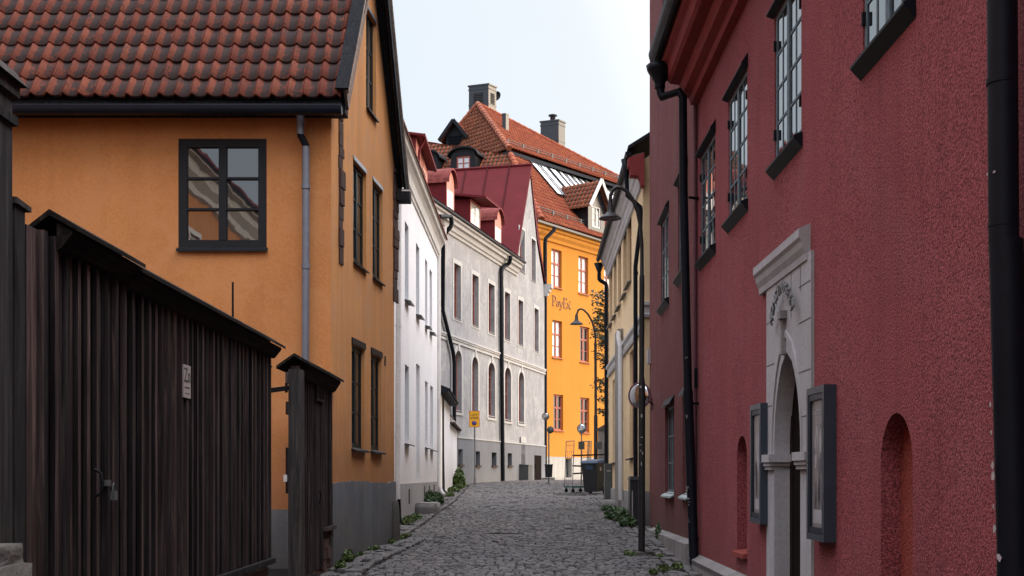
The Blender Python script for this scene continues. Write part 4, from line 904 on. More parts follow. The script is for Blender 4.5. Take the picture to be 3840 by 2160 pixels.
for b in bl:
    window(gry, fY, *b, cols=2, rows=4, rec=.18, fw=.06, mat=M['frame_rd'], glass=M['glass3'], sill=(.04, .0, .05, M['brick']), arch=.42)
    m = MB(); o_ = arch_poly(b[0] - .2, b[1] + .2, b[2], b[3] - .42, .62)[1:] ; i_ = arch_poly(b[0], b[1], b[2], b[3] - .42, .42)[1:]
    o_ = [(b[1] + .2, b[2] - .1)] + o_[1:] + [(b[0] - .2, b[2] - .1)]; i_ = [(b[1], b[2] - .1)] + i_[1:] + [(b[0], b[2] - .1)]
    for k in range(len(o_) - 1):
        W = fY.W; q = (o_[k], o_[k + 1], i_[k + 1], i_[k]); m.hexa([W(a, -.02, z) for a, z in q] + [W(a, .025, z) for a, z in q])
    c = (b[0] + b[1]) / 2; fY.box(m, c - .09, c + .09, .0, .06, b[3] - .03, b[3] + .30); fY.box(m, b[0] - .2, b[1] + .2, .0, .04, b[2] - .2, b[2] - .1)
    m.build('window_surround', M['greytrim'], gry)
zP = 3.1
ch = [px(fY, *b) for b in ce_w]; dd = px(fY, 1951, 1966, 1660, 1830); bd = px(fY, 2000, 2027, 1707, 1830)
wall(fY, [(0, .2), (fY.L + .03, .2), (fY.L + .03, zP), (0, zP)], [rect(*b) for b in ch + [dd, bd]], .3, M['greyplinth'], gry, 'plinth', .05)
m = MB(); fY.box(m, 0, fY.L + .035, .0, .075, zP, zP + .05); m.build('plinth_line', M['greytrim'], gry)
for b in ch:
    m = MB(); fY.box(m, b[0], b[1], -.24, -.22, b[2], b[3]); w = m.build('cellar_window', M['ink'], gry)
    m = MB(); fY.box(m, b[0] - .04, b[1] + .04, -.2, .12, b[2] - .07, b[2]); m.build('sill', M['brick'], w)
m = MB(); fY.box(m, dd[0], dd[1], -.24, -.2, dd[2], dd[3]); m.build('side_door', M['doordark'], gry)
m = MB(); fY.box(m, bd[0], bd[1], .0, .04, bd[2], bd[3]); fY.box(m, bd[0] + .2, bd[0] + .25, .04, .07, bd[2] + 1.0, bd[2] + 1.2); m.build('brown_door', M['doordark'], gry)
m = MB(); fY.box(m, dd[0] - .12, dd[1] + .12, .05, .08, dd[3], dd[3] + .3); m.build('door_lintel', M['greytrim'], gry)
bz0, bz1 = 6.88, 7.13
m = MB(); fY.profile(m, 0, fY.L + .06, [(0, bz0), (.05, bz0), (.05, bz0 + .07), (.03, bz0 + .08), (.03, bz0 + .12), (.07, bz0 + .14), (.07, bz0 + .2), (.10, bz0 + .21), (.10, bz1 + .03), (0, bz1 + .05)]); m.build('string_course', M['greytrim'], gry)
cpy = [(0, 11.10), (.06, 11.12), (.08, 11.22), (.14, 11.26), (.18, 11.42), (.28, 11.46), (.30, 11.58), (.38, 11.62), (.40, 11.72), (0, 11.8)]
m = MB(); fY.profile(m, 0, uG0 + .25, cpy); m.build('cornice', M['greytrim'], gry)
m = MB(); fY.box(m, fY.L - .1, fY.L + .34, .0, .40, 11.40, 11.62); fY.box(m, fY.L - .1, fY.L + .26, .0, .30, 11.20, 11.40); fY.box(m, fY.L - .1, fY.L + .18, .0, .2, 11.0, 11.20); m.build('corbel', M['greytrim'], gry)
m = MB(); fY.profile(m, 0, uG0 + .35, [(.44, 11.70), (.47, 11.72), (.47, 11.80), (.40, 11.81)]); m.build('gutter', M['black'], gry)
# roofs: slope along the street, cross wing with gable
def roof_sheet(pts, th, mat, name, seams=0, seam_dir=None):
    mb = MB(); pts = [Vector(p) for p in pts]; nr = (pts[1] - pts[0]).cross(pts[-1] - pts[0]).normalized(); nr = nr if nr.z > 0 else -nr; n = len(pts)
    mb.add(pts + [p - nr * th for p in pts], [tuple(range(n)), tuple(range(2 * n - 1, n - 1, -1))] + [(i, (i + 1) % n, n + (i + 1) % n, n + i) for i in range(n)], tint=.5)
    w = mb.build(name, mat, gry)
    for k in range(1, seams + 1):
        t = k / (seams + 1); a = pts[0].lerp(pts[1], t); b = pts[3].lerp(pts[2], t); sm = MB(); sm.bar(a + nr * .015, b + nr * .015, .06, .05, nr); sm.build('roof_seam', M['seam'], w)
    return w
W = fY.W
roof_sheet([W(0, .46, 11.79), W(uG0 + .4, .46, 11.79), W(uG0 + .4, -2.9, 14.4), W(0, -2.9, 14.4)], .08, M['redmetaldk'], 'street_roof', 16)
roof_sheet([W(0, -2.9, 14.4), W(uG0, -2.9, 14.4), W(uG0, -7, 13.0), W(0, -7, 13.0)], .08, M['redmetal'], 'rear_roof', 10)
bk = 17.0
roof_sheet([W(uap, .12, zap2 + .12), W(uap, -bk, zap2 + .12), W(uG0 - .25, -bk, zG + .35), W(uG0 - .25, .12, zG + .35)], .10, M['redmetal'], 'wing_roof', 14)
roof_sheet([W(uap, .05, zap2 + .12), W(uap, -bk, zap2 + .12), W(fY.L + .2, -bk, zG + .2), W(fY.L + .06, .05, zG + .5), W(uap + 1.55, .05, zap2 - 3.3)], .06, M['redmetal'], 'wing_roof')
m = MB(); m.tube([W(uap, .14, zap2 + .15), W(uap, -bk, zap2 + .15)], .06, 8); m.build('ridge_roll', M['redmetal'], gry)
fYe = Fr(g1, tuple((W(fY.L, -17, 0))[:2]), (1, .3)); wall(fYe, [(0, .2), (fYe.L, .2), (fYe.L, zG), (0, zG)], [], .1, M['grey'], gry, 'end_wall')
# dormers along the eave
def dormer(x0, x1, ytop, ysill, kind, ybot, back):
    off = .12; ua, ub = sorted((fY.U(x0, off), fY.U(x1, off))); zt = fY.hit(x0, ytop, off)[1]; zb = 11.7
    wz0 = max(zb + .2, fY.hit(x0, ybot, off)[1]); wz1 = zt - (.25 if kind == 'arch' else .12); wu0, wu1 = ua + .07, ub - .05
    fr2 = Fr(tuple(W(0, off, 0)[:2]), tuple(W(fY.L, off, 0)[:2]), (1, -.27))
    outer = rect(ua, ub, zb, zt) if kind != 'arch' else arch_poly(ua, ub, zb, zt - .05, .55)
    wall(fr2, outer, [rect(wu0, wu1, wz0, wz1)], .1, M['redfront'], gry, 'dormer')
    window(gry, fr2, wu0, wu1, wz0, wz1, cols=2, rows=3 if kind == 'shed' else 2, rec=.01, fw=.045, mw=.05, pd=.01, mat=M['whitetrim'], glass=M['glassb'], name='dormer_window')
    m = MB(); w2 = fr2.W
    for u in (ua, ub): m.poly([w2(u, 0, zb), w2(u, 0, zt), w2(u, -back, zt), w2(u, -back, zb)])
    m.build('dormer_cheek', M['redmetaldk'], gry)
    m = MB()
    if kind == 'arch':
        ring = arch_poly(ua - .10, ub + .10, zb, zt - .05, .66)[2:]; n = len(ring)
        for k in range(n - 1):
            a, b = ring[k], ring[k + 1]
            m.add([w2(a[0], .14, a[1]), w2(b[0], .14, b[1]), w2(b[0], -back, b[1]), w2(a[0], -back, a[1]), w2(a[0], .14, a[1] - .07), w2(b[0], .14, b[1] - .07)], [(0, 1, 2, 3), (0, 1, 5, 4)], tint=.5)
        m.build('dormer_roof', M['lichenroof'], gry)
    else:
        fr2.slab(m, ua - .25, ub + .3, -back, zt + .55, .75, zt + .02, .09); m.build('dormer_roof', M['redmetaldk'], gry)
dormer(1675, 1703, 680, 800, 'arch', 798, 2.6)
dormer(1764, 1801, 745, 865, 'shed', 862, 3.0)
dormer(1856, 1880, 822, 905, 'arch', 905, 2.2)
# downpipes of the grey house
q = lambda x, y, off=.12: W(fY.U(x, off), off, fY.hit(x, y, off)[1])
pipe([q(1915, 962, .42), q(1913, 975, .42), q(1908, 988, .3), q(1884, 1004), q(1880, 1020), q(1882, 1400), q(1886, 1820)], .095, M['black'], gry)
pipe([q(1648, 812, .4), q(1690, 812, .45), q(1694, 835, .45), q(1690, 850, .4), q(1672, 872, .25), q(1662, 890), q(1660, 1165), q(1700, 1325), q(1703, 1360), q(1703, 1600)], .085, M['black'], gry)
pipe([q(1652, 1150, .06), q(1654, 1175, .06), q(1690, 1325, .06), q(1694, 1370, .06), q(1694, 1560, .06)], .03, M['greytrim'], gry, 'pale_conduit', n=6)
gc = thing('meter_cabinet', tuple(W(fY.U(1979), .3, gz(58))), 'low dark grey cabinet between the two doors of the grey house', 'cabinet')
b = px(fY, 1970, 1986, 1745, 1830, .35); m = MB(); fY.box(m, b[0], b[1], .06, .50, b[2], b[3]); m.build('body', M['boxgrey'], gc)
m = MB(); fY.slab(m, b[0] - .03, b[1] + .03, .055, b[3] + .06, .53, b[3] + .02, .04); m.build('lid', M['boxgrey'], gc)

# ================================================================== YELLOW BUILDING
yk = .70; yX = lambda Y: 1.35 + yk * (Y - 65.0)
y0_, y1_ = (yX(64.6), 64.6), (yX(96), 96)
fL = Fr(y0_, y1_, (.8, -.57))
yel = thing('yellow_building', (yX(70), 70, gz(70)), 'large bright yellow building with orange tiled mansard roof at the street end', 'building')
rows_ = [[(2068, 2104, 931, 1073), (2170, 2208, 958, 1097)], [(2071.7, 2109, 1199, 1338), (2175, 2208, 1222, 1355)], [(2075.6, 2111, 1478, 1612), (2176, 2211, 1490, 1621)]]
bxs = []; bright = []
for r_i, row in enumerate(rows_):
    bb = [px(fL, *b) for b in row]; du = bb[1][0] - bb[0][0]; wv = (bb[0][1] - bb[0][0] + bb[1][1] - bb[1][0]) / 2
    zc0, zc1 = (bb[0][2] + bb[1][2]) / 2, (bb[0][3] + bb[1][3]) / 2
    for b in bb: bxs.append((b[0], b[0] + wv, b[2], b[3])); bright.append(r_i)
    for k in range(2, 9): u = bb[0][0] + du * k; bxs.append((u, u + wv, zc0, zc1)); bright.append(r_i)
zL = 15.3
pz = 1.6 - (1713 - HY) / FPX * 66.5
cl = px(fL, 2119, 2141, 1714, 1790); bas = [(cl[0] + k * 3.3, cl[1] + k * 3.3, pz - 1.25, pz - .02) for k in range(5)]
wall(fL, [(0, pz - .1), (fL.L, pz - .1), (fL.L, zL), (0, zL)], [rect(*b) for b in bxs], .22, M['yellow'], yel)
wall(fL, [(-.05, .5), (fL.L, .5), (fL.L, pz), (-.05, pz)], [rect(*b) for b in bas], .3, M['yplinth'], yel, 'plinth', .06)
for b, r_i in zip(bxs, bright):
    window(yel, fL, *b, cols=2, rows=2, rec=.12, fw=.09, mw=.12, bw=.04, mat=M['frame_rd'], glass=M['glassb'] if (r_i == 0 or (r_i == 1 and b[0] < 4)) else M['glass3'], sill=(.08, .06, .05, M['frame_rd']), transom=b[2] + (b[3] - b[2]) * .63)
for b in bas: m = MB(); fL.box(m, b[0], b[1], -.2, -.18, b[2], b[3]); m.build('cellar_window', M['glass3'], yel)
Vd = Vector((-.94, .34, 0)).normalized()
k0 = Vector((y0_[0], y0_[1], 0)); kb = k0 + Vd * 24
fLh = Fr(tuple(k0[:2]), tuple(kb[:2]), (-.5, -.8)); wall(fLh, [(0, .5), (fLh.L, .5), (fLh.L, zL), (0, zL)], [], .1, M['yellow'], yel, 'hip_end_wall')
m = MB(); fL.profile(m, -.1, fL.L, [(0, 14.5), (.10, 14.55), (.14, 14.7), (.26, 14.85), (.30, 15.0), (.40, 15.05), (.42, 15.2), (0, 15.3)]); m.build('cornice', M['yellowtrim'], yel)
m = MB(); fL.profile(m, -.3, fL.L, [(.45, 15.18), (.62, 15.22), (.62, 15.33), (.45, 15.33)]); m.build('gutter', M['chim'], yel)
# roof corner points
E0 = P(2030, 838, 64.3); eD = (P(2281, 903, 64.3 * 1.0) - E0); eDir = Vector((.74, 1, 0)).normalized()
E0.z = 15.4; E1 = E0 + eDir * 42
def ray_plane(x, y, p0, n):
    r = Vector(((x - CX) / FPX, 1, -(y - HY) / FPX)); o = Vector((0, 0, EYE)); return o + r * ((p0 - o).dot(n) / r.dot(n))
K0 = P(1909, 556, 69.5); kDir = Vector((.845, 1, 0)).normalized(); K1 = K0 + kDir * 40
R0 = P(1791, 389, 76.0); R1 = ray_plane(2326, 667, K0, kDir.cross(R0 - K0).normalized()); rDir = (R1 - R0).normalized(); R1 = R0 + (R1 - R0) * 1.5
H0 = P(1560, 582, 76.5); H0.z = K0.z; HE = E0 + Vector((-.94, .34, 0)) * 14
def tri_plane(a, b, c): return a, (b - a).normalized(), (c - a)
def plane_tiles(a, b, pts, cw, rl, mat, name, **k):
    Ud = (b - a).normalized(); nrm = None
    for p in pts:
        v = p - a; w_ = v - Ud * v.dot(Ud)
        if w_.length > .5: Sd = w_.normalized(); break
    poly = [((p - a).dot(Ud), (p - a).dot(Sd)) for p in pts]
    return tiles(a, Ud, Sd, poly, cw, rl, mat, yel, name, **k)
plane_tiles(K0, K1, [R0, R1, K1, K0], .27, .36, M['rooforange'], 'upper_roof', amp=.04, ns=6, seed=11)
plane_tiles(K0, H0, [R0, K0, H0], .27, .36, M['hiporange'], 'hip_roof', amp=.045, ns=6, seed=12)
Lk0 = P(1914, 580, 69.3); Lk1 = ray_plane(2326, 708, E0, eDir.cross(Lk0 - E0).normalized()); Lk1 = Lk0 + (Lk1 - Lk0) * 2.2
plane_tiles(E0, E1, [Lk0, Lk1, E1, E0], .27, .36, M['rooforange'], 'lower_roof', amp=.04, ns=6, seed=13)
Lh0 = H0 + Vector((0, 0, -.45))
plane_tiles(E0, HE, [Lk0, E0, HE, Lh0], .27, .36, M['hiporange'], 'lower_hip_roof', amp=.045, ns=6, seed=14)
m = MB(); n_ = Vector((0, 0, 1))
m.poly([K0 - n_ * .12, K1 - n_ * .12, Lk1, Lk0]); m.poly([K0 - n_ * .12, H0 - n_ * .12, Lh0, Lk0]); m.build('eave_boarding', M['tar'], yel)
m = MB(); R0b = R0 + Vector((-14, 16, -9)); m.poly([R0, R1, R1 + Vector((-9, 7, -9)), R0 + Vector((-9, 7, -9))]); m.poly([R0, H0, H0 + Vector((0, 4, -2)), R0 + Vector((-9, 7, -9))]); m.build('rear_roof', M['rooforange'], yel)
def caps(a, b, r, mat, name='ridge_tiles', step=.42):
    mb = MB(); a, b = Vector(a), Vector(b); d = b - a; n = int(d.length / step); 
    for k in range(n): mb.tube([a + d * (k / n), a + d * ((k + 1.12) / n)], [r * 1.12, r * .92], 8)
    return mb.build(name, mat, yel)
caps(K0, R0, .17, M['hiporange']); caps(H0, R0, .15, M['hiporange']); caps(R0, R1, .14, M['rooforange']); caps(E0, Lk0, .18, M['rooforange'])
def rail(a, b, off, name='snow_guard'):
    mb = MB(); a, b = Vector(a), Vector(b); d = (b - a); L_ = d.length; n = int(L_ / 1.4); d.normalize()
    for h in (.12, .26): mb.tube([a + off + UP * h, b + off + UP * h], .02, 6)
    for k in range(n + 1): p = a + d * (k * 1.4) + off; mb.bar(p, p + UP * .3, .05, .12, d)
    return mb.build(name, M['boxgrey'], yel)
upS = (R0 - K0); upS = (upS - kDir * upS.dot(kDir)).normalized(); rail(K0 + kDir * .6, K0 + kDir * 22, upS * .75)
loS = (Lk0 - E0); loS = (loS - eDir * loS.dot(eDir)).normalized(); rail(E0 + eDir * .5, E0 + eDir * 22, loS * .8)
# skylights under the upper eave
lowN = eDir.cross(loS).normalized(); lowN = lowN if lowN.z > 0 else -lowN
Hl = (Lk0 - E0).dot(loS)
def on_low(x, y):                                       # pixel -> point on the lower slope
    r = Vector(((x - CX) / FPX, 1, -(y - HY) / FPX)); t = (E0 - Vector((0, 0, EYE))).dot(lowN) / r.dot(lowN); return Vector((0, 0, EYE)) + r * t
def skylight(x0, y0, wdt, hgt):
    p = on_low(x0, y0); a = p + lowN * .09; u = eDir * wdt; s = -loS * hgt
    m = MB(); f = .07
    for q0, q1 in ((a, a + u), (a + s, a + s + u)): m.bar(q0, q1, .085, .10, lowN)
    for q0, q1 in ((a, a + s), (a + u, a + u + s)): m.bar(q0, q1, .085, .10, lowN)
    w = m.build('skylight', M['black'], yel)
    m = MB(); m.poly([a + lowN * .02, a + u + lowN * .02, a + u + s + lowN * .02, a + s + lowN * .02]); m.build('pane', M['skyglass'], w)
for x0, y0 in ((1985, 612), (2009, 620), (2052, 632), (2078, 640), (2102, 648), (2126, 655), (2150, 663), (2174, 671), (2236, 690), (2262, 698)): skylight(x0, y0, 1.0, 2.9)
for x0, y0 in ((2246, 796),): skylight(x0, y0, 1.2, 2.4)
# tiled dormer on the lower slope
def low_dormer():
    dn = Vector((.80, -.60, 0)).normalized(); dd_ = Vector((.60, .80, 0)).normalized()
    p = on_low(2203, 857); p = p + dn * .05; w_ = 1.75; h_ = P(2203, 757, p.y).z - p.z
    fr = Fr(tuple(p[:2]), tuple((p + dd_ * w_)[:2]), (dn.x, dn.y)); zb, zt = p.z - .2, p.z + h_; za = zt + 1.25
    wh = rect(.42, 1.33, p.z + .18, zt - .1)
    wall(fr, [(0, zb), (w_, zb), (w_, zt), (w_ / 2, za), (0, zt)], [wh], .12, M['chim'], yel, 'dormer')
    window(yel, fr, .42, 1.33, p.z + .18, zt - .1, cols=2, rows=3, rec=.03, fw=.09, mat=M['whitetrim'], name='dormer_window')
    m = MB()
    for u in (0, w_): m.poly([fr.W(u, 0, zb), fr.W(u, 0, zt), fr.W(u, -5.2, zt), fr.W(u, -5.2, zb + 2.2)])
    m.build('dormer_cheek', M['frame_dk'], yel)
    for s in (0, 1):
        e = fr.W(-.35 if s == 0 else w_ + .35, .35, zt - .35); r = fr.W(w_ / 2, .35, za + .12); bkv = -fr.n
        Sd = (r - e).normalized(); tiles(e, bkv if s == 0 else -bkv, Sd, [(0, 0), (5.2, 0), (5.2, (r - e).length), (0, (r - e).length)] if s == 0 else [(-5.2, 0), (0, 0), (0, (r - e).length), (-5.2, (r - e).length)], .27, .36, M['hiporange'], yel, 'dormer_roof', amp=.04, ns=6, seed=20 + s)
        m = MB(); m.bar(e + fr.n * .03 + UP * .03, r + fr.n * .03 + UP * .03, .05, .22, UP); m.build('barge_board', M['whitetrim'], yel)
low_dormer()
# louvred dormer on the hip, round-headed dormers below it
hn = Vector((-.34, -.94, 0)).normalized(); hd = Vector((.94, -.34, 0)).normalized()
hipS = (R0 - K0); hipU = (H0 - K0).normalized(); hipS = (hipS - hipU * hipS.dot(hipU)).normalized(); hipN = hipU.cross(hipS).normalized(); hipN = hipN if hipN.z > 0 else -hipN
def on_hip(x, y):
    r = Vector(((x - CX) / FPX, 1, -(y - HY) / FPX)); t = (K0 - Vector((0, 0, EYE))).dot(hipN) / r.dot(hipN); return Vector((0, 0, EYE)) + r * t
p = on_hip(1679, 572)
fr = Fr(tuple((p + hn * .3)[:2]), tuple((p + hn * .3 + hd * 1.25)[:2]), (hn.x, hn.y)); zb = p.z; zt = zb + 1.05; wd = 1.25
m = MB(); solid_poly(m, fr, [(0, zb - .3), (wd, zb - .3), (wd, zt), (wd / 2, zt + .75), (0, zt)], -2.2, 0); m.build('louvre_dormer', M['frame_dk'], yel)
m = MB()
for k in range(9): fr.slab(m, .2, wd - .2, .01, zb + .12 + k * .10, .05, zb + .08 + k * .10, .03)
m.build('louvres', M['black'], yel)
for s in (0, 1):
    e = fr.W(-.35 if s == 0 else wd + .35, .3, zt - .42); r = fr.W(wd / 2, .3, zt + .80); Sd = (r - e).normalized(); L_ = (r - e).length
    tiles(e, -fr.n if s == 0 else fr.n, Sd, [(0, 0), (2.6, 0), (2.6, L_), (0, L_)] if s == 0 else [(-2.6, 0), (0, 0), (0, L_), (-2.6, L_)], .27, .36, M['hiporange'], yel, 'dormer_roof', amp=.04, ns=6, seed=30 + s)
    m = MB(); m.bar(e + fr.n * .03, r + fr.n * .03, .05, .2, UP); m.build('barge_board', M['frame_dk'], yel)
hl = (E0 - K0).length
lhN = (HE - E0).cross(Lk0 - E0).normalized()
for (xc, w_, yb, yt) in ((1738, 1.55, 660, 560), (1608, 1.4, 665, 572)):
    p = ray_plane(xc - 48, yb, E0, lhN); Yd = p.y - .1; p = P(xc - 48, yb, Yd); zb = p.z - .6; zt = P(xc, yt, Yd).z - .45
    fr = Fr(tuple(p[:2]), tuple((p + hd * w_)[:2]), (hn.x, hn.y)); wz1 = P(xc, 590, Yd).z; wz0 = P(xc, 640, Yd).z
    wh = rect(w_ * .24, w_ * .78, wz0, wz1)
    wall(fr, arch_poly(0, w_, zb, zt, .45), [wh], .1, M['frame_dk'], yel, 'dormer')
    window(yel, fr, w_ * .24, w_ * .78, wz0, wz1, cols=2, rows=2, rec=.03, fw=.07, mat=M['frame_rd'], glass=M['palepane'], name='dormer_window')
    m = MB()
    for u in (0, w_): m.poly([fr.W(u, 0, zb), fr.W(u, 0, zt), fr.W(u, -3, zt), fr.W(u, -3, zb)])
    ring = arch_poly(-.18, w_ + .18, zb, zt, .55)[2:]
    for k in range(len(ring) - 1): a, b = ring[k], ring[k + 1]; m.add([fr.W(a[0], .15, a[1]), fr.W(b[0], .15, b[1]), fr.W(b[0], -3.4, b[1]), fr.W(a[0], -3.4, a[1]), fr.W(a[0], .15, a[1] - .1), fr.W(b[0], .15, b[1] - .1)], [(0, 1, 2, 3), (0, 1, 5, 4)], tint=.5)
    m.build('dormer_roof', M['frame_dk'], yel)
# chimneys
def chimney(x0, xm, x1, yt, yb, Y, vents, pot):
    a = P(xm, yt, Y); dl = Vector((-.94, .34, 0)).normalized(); dr = Vector((.59, .81, 0)).normalized()
    def ray_len(o, d, x):
        k = (x - CX) / FPX; return (k * o.y - o.x) / (d.x - k * d.y)
    wl, wr = ray_len(a, dl, x0), ray_len(a, dr, x1); zt = a.z; zb = P(xm, yb, Y).z - 2.0; o = Vector((a.x, a.y, 0)); m = MB()
    def ring(s, z): c = o + dl * wl / 2 + dr * wr / 2; return [c + (q - c) * s + UP * z for q in (o, o + dr * wr, o + dr * wr + dl * wl, o + dl * wl)]
    m.hexa(ring(1, zb) + ring(1, zt - .35)); m.hexa(ring(1.05, zt - .35) + ring(1.05, zt - .27)); m.hexa(ring(1.0, zt - .27) + ring(1.0, zt - .1)); m.hexa(ring(1.09, zt - .1) + ring(1.09, zt)); m.hexa(ring(1.03, (zt + zb + 2) / 2 - .6) + ring(1.03, (zt + zb + 2) / 2 - .52))
    w = m.build('chimney', M['chim'], yel)
    if vents:
        m = MB(); nl = Vector((dl.y, -dl.x, 0)); nl = nl if nl.y < 0 else -nl; nr2 = Vector((dr.y, -dr.x, 0)); nr2 = nr2 if nr2.x > 0 else -nr2
        for base, d, n, L_ in ((o, dl, nl, wl), (o, dr, nr2, wr)):
            p0 = base + d * L_ * .28 + n * .02; p1 = base + d * L_ * .75 + n * .02
            for k in range(7): z = zt - .62 - k * .11; m.bar(p0 + UP * z, p1 + UP * z, .07, .05, (0, 0, 1))
        m.build('louvre', M['ink'], w)
    if pot:
        c = o + dl * wl / 2 + dr * wr / 2; m = MB(); m.lathe((c.x, c.y, zt), [(.18, 0), (.18, .35), (.30, .36), (.30, .42), (0.0, .5)], 12); m.build('chimney_pot', M['chim'], w)
    return o, dl, dr, wl, wr, zt
c1 = chimney(1758, 1832, 1861, 312, 400, 79.5, True, False); upN = kDir.cross(R0 - K0).normalized(); chimney(2027, 2095, 2119, 447, 540, ray_plane(2095, 548, K0, upN).y, False, True); chimney(1883, 1897, 1908, 424, 482, ray_plane(1897, 486, K0, upN).y - .2, False, False)
m = MB(); q0 = P(1861, 360, 81.5); x_ = Vector((.8, .6, 0)).normalized(); nn = Vector((-.45, -.85, .1)).normalized(); xx = UP.cross(nn).normalized(); yy = nn.cross(xx)
m.lathe(q0, [(.34, 0), (.24, -.05), (.12, -.08), (.001, -.09)], 20, Matrix((xx, yy, nn)).transposed()); m.build('satellite_dish', M['frame_dk'], yel)
# lettering on the wall: serif strokes
def lettering():
    u0, zt = fL.hit(2072, 1107, .03); u1, zb = fL.hit(2141, 1158, .03); zb = fL.hit(2074, 1145, .03)[1]
    H = zt - zb; S = (u1 - u0) / 4.05; m = MB()
    def st(x0, y0, x1, y1, w, u=0):
        a = Vector((u0 + (u + x0) * S, zb + y0 * H)); b = Vector((u0 + (u + x1) * S, zb + y1 * H)); d = (b - a).normalized(); n = Vector((-d.y, d.x)) * w * .5 * S
        solid_poly(m, fL, [tuple(a - n), tuple(b - n), tuple(b + n), tuple(a + n)], .004, .035)
    def arc(cx, cy, rx_, ry_, a0, a1, w, u=0, n=8):
        for k in range(n):
            t0, t1 = R(a0 + (a1 - a0) * k / n), R(a0 + (a1 - a0) * (k + 1) / n)
            st(cx + rx_ * math.cos(t0), cy + ry_ * math.sin(t0), cx + rx_ * math.cos(t1), cy + ry_ * math.sin(t1), w, u)
    K, h = .19, .10
    st(.2, 0, .2, 1, K, 0); st(.02, .01, .42, .01, h, 0); st(.02, .99, .4, .99, h, 0); arc(.36, .72, .42, .27, 90, -90, .11, 0); st(.2, .45, .4, .45, h, 0)
    arc(.3, .15, .24, .16, 40, 320, .1, .85); st(.55, .0, .55, .38, .13, .85); arc(.32, .38, .23, .12, 0, 160, .09, .85)
    st(.05, .52, .42, .0, .15, 1.55); st(.75, .52, .28, -.28, .08, 1.55); st(-.05, .52, .2, .52, h, 1.55); st(.6, .52, .88, .52, h, 1.55); arc(.2, -.26, .1, .05, 0, 300, .09, 1.55)
    st(.2, 0, .2, 1, K, 2.4); st(.02, .01, .8, .01, h, 2.4); st(.02, .99, .78, .99, h, 2.4); st(.2, .52, .55, .52, h, 2.4); st(.78, .8, .78, 1, .07, 2.4); st(.82, 0, .82, .22, .07, 2.4)
    st(.08, .52, .72, .0, .16, 3.25); st(.68, .52, .1, .0, .07, 3.25); st(.0, .52, .25, .52, h, 3.25); st(.55, .0, .85, .0, h, 3.25)
    st(.72, .86, .62, .66, .13, 3.25)
    m.build('lettering', M['lettering'], yel)
lettering()
qy = lambda x, y: fL.W(fL.U(x, .12), .12, fL.hit(x, y, .12)[1])
pipe([P(2080, 852, 65), P(2078, 862, 65), P(2046, 895, 64.7), P(2044, 912, 64.7), P(2044, 1300, 64.7), P(2044, 1820, 64.7)], .11, M['black'], yel)

# ================================================================== STREET THINGS AT THE FAR END
def lamp(base, pts, rads, head_c, hr, label, foot=True):
    t = thing('street_lamp', base, label, 'street lamp', 'curved-arm street lamps')
    m = MB(); m.tube(pts, rads, 14); m.build('pole', M['lamp'], t)
    m = MB(); x, y, z = head_c; s = hr / .163
    m.lathe((x, y, z), [(.02 * s, .20 * s), (.035 * s, .16 * s), (.042 * s, .06 * s), (.07 * s, .02 * s), (hr * .92, -.035 * s), (hr, -.05 * s), (hr * .98, -.056 * s)], 28); m.build('lamp_shade', M['lamp'], t)
    m = MB(); m.lathe((x, y, z), [(hr * .97, -.054 * s), (hr * .5, -.025 * s), (.0001, -.02 * s)], 28); m.lathe((x, y, z), [(.05 * s, -.022 * s), (.045 * s, -.045 * s), (.0001, -.05 * s)], 12); m.build('reflector', M['lampin'], t)
    return t
L1 = 17.3; b = P(2406, 2079, L1)
arm = [P(*q, L1) for q in ((2407, 1030), (2407, 920), (2402, 850), (2391, 795), (2374, 750), (2352, 718), (2330, 704), (2312, 703), (2298, 712), (2290, 732), (2288, 760), (2288, 782))]
t = lamp((b.x, L1, gz(L1)), [Vector((b.x, L1, gz(L1))), P(2407, 1480, L1), P(2407, 1440, L1), P(2406, 1415, L1), P(2407, 1060, L1), P(2407, 1035, L1)] + arm[0:], [.050, .050, .049, .038, .038, .037, .028] + [.027] * 11, (P(2288, 790, L1).x, L1, P(2288, 812, L1).z + .02), .163, 'nearest black curved-arm street lamp with bell shade, by the maroon wall')
m = MB()
for (y, w, h) in ((1452, .04, .035), (1690, .03, .02), (1700, .02, .05), (1740, .018, .06), (1640, .06, .012), (1668, .05, .01), (1560, .03, .06)):
    c = P(2404 + rnd.uniform(-5, 5), y, L1); 
    pts = [Vector((c.x + w * .5 * math.cos(k * 1.05) * rnd.uniform(.7, 1.1), L1 - .0515, c.z + h * .6 * math.sin(k * 1.05) * rnd.uniform(.7, 1.1))) for k in range(6)]; m = MB(); m.poly(pts); m.build('sticker_scrap', M['plate'], t)
m = MB(); rough_block(b.x - .14, b.x + .18, L1 - .15, L1 + .2, gz(L1) - .1, gz(L1) + .045, M['granite_dk'], t, 'foot', seed=5)
L2 = 44.0; b2 = P(2234, 1830, L2)
lamp((b2.x, L2, gz(L2)), [Vector((b2.x, L2, gz(L2)))] + [P(*q, L2) for q in ((2234, 1560), (2234, 1555), (2233, 1300), (2233, 1270), (2230, 1240), (2220, 1205), (2205, 1178), (2190, 1163), (2178, 1158), (2168, 1163), (2163, 1178), (2162, 1195))], [.075, .07, .05, .05] + [.036] * 9, (P(2162, 1200, L2).x, L2, P(2162, 1213, L2).z + .05), .25, 'farther curved-arm street lamp in front of the yellow facade')
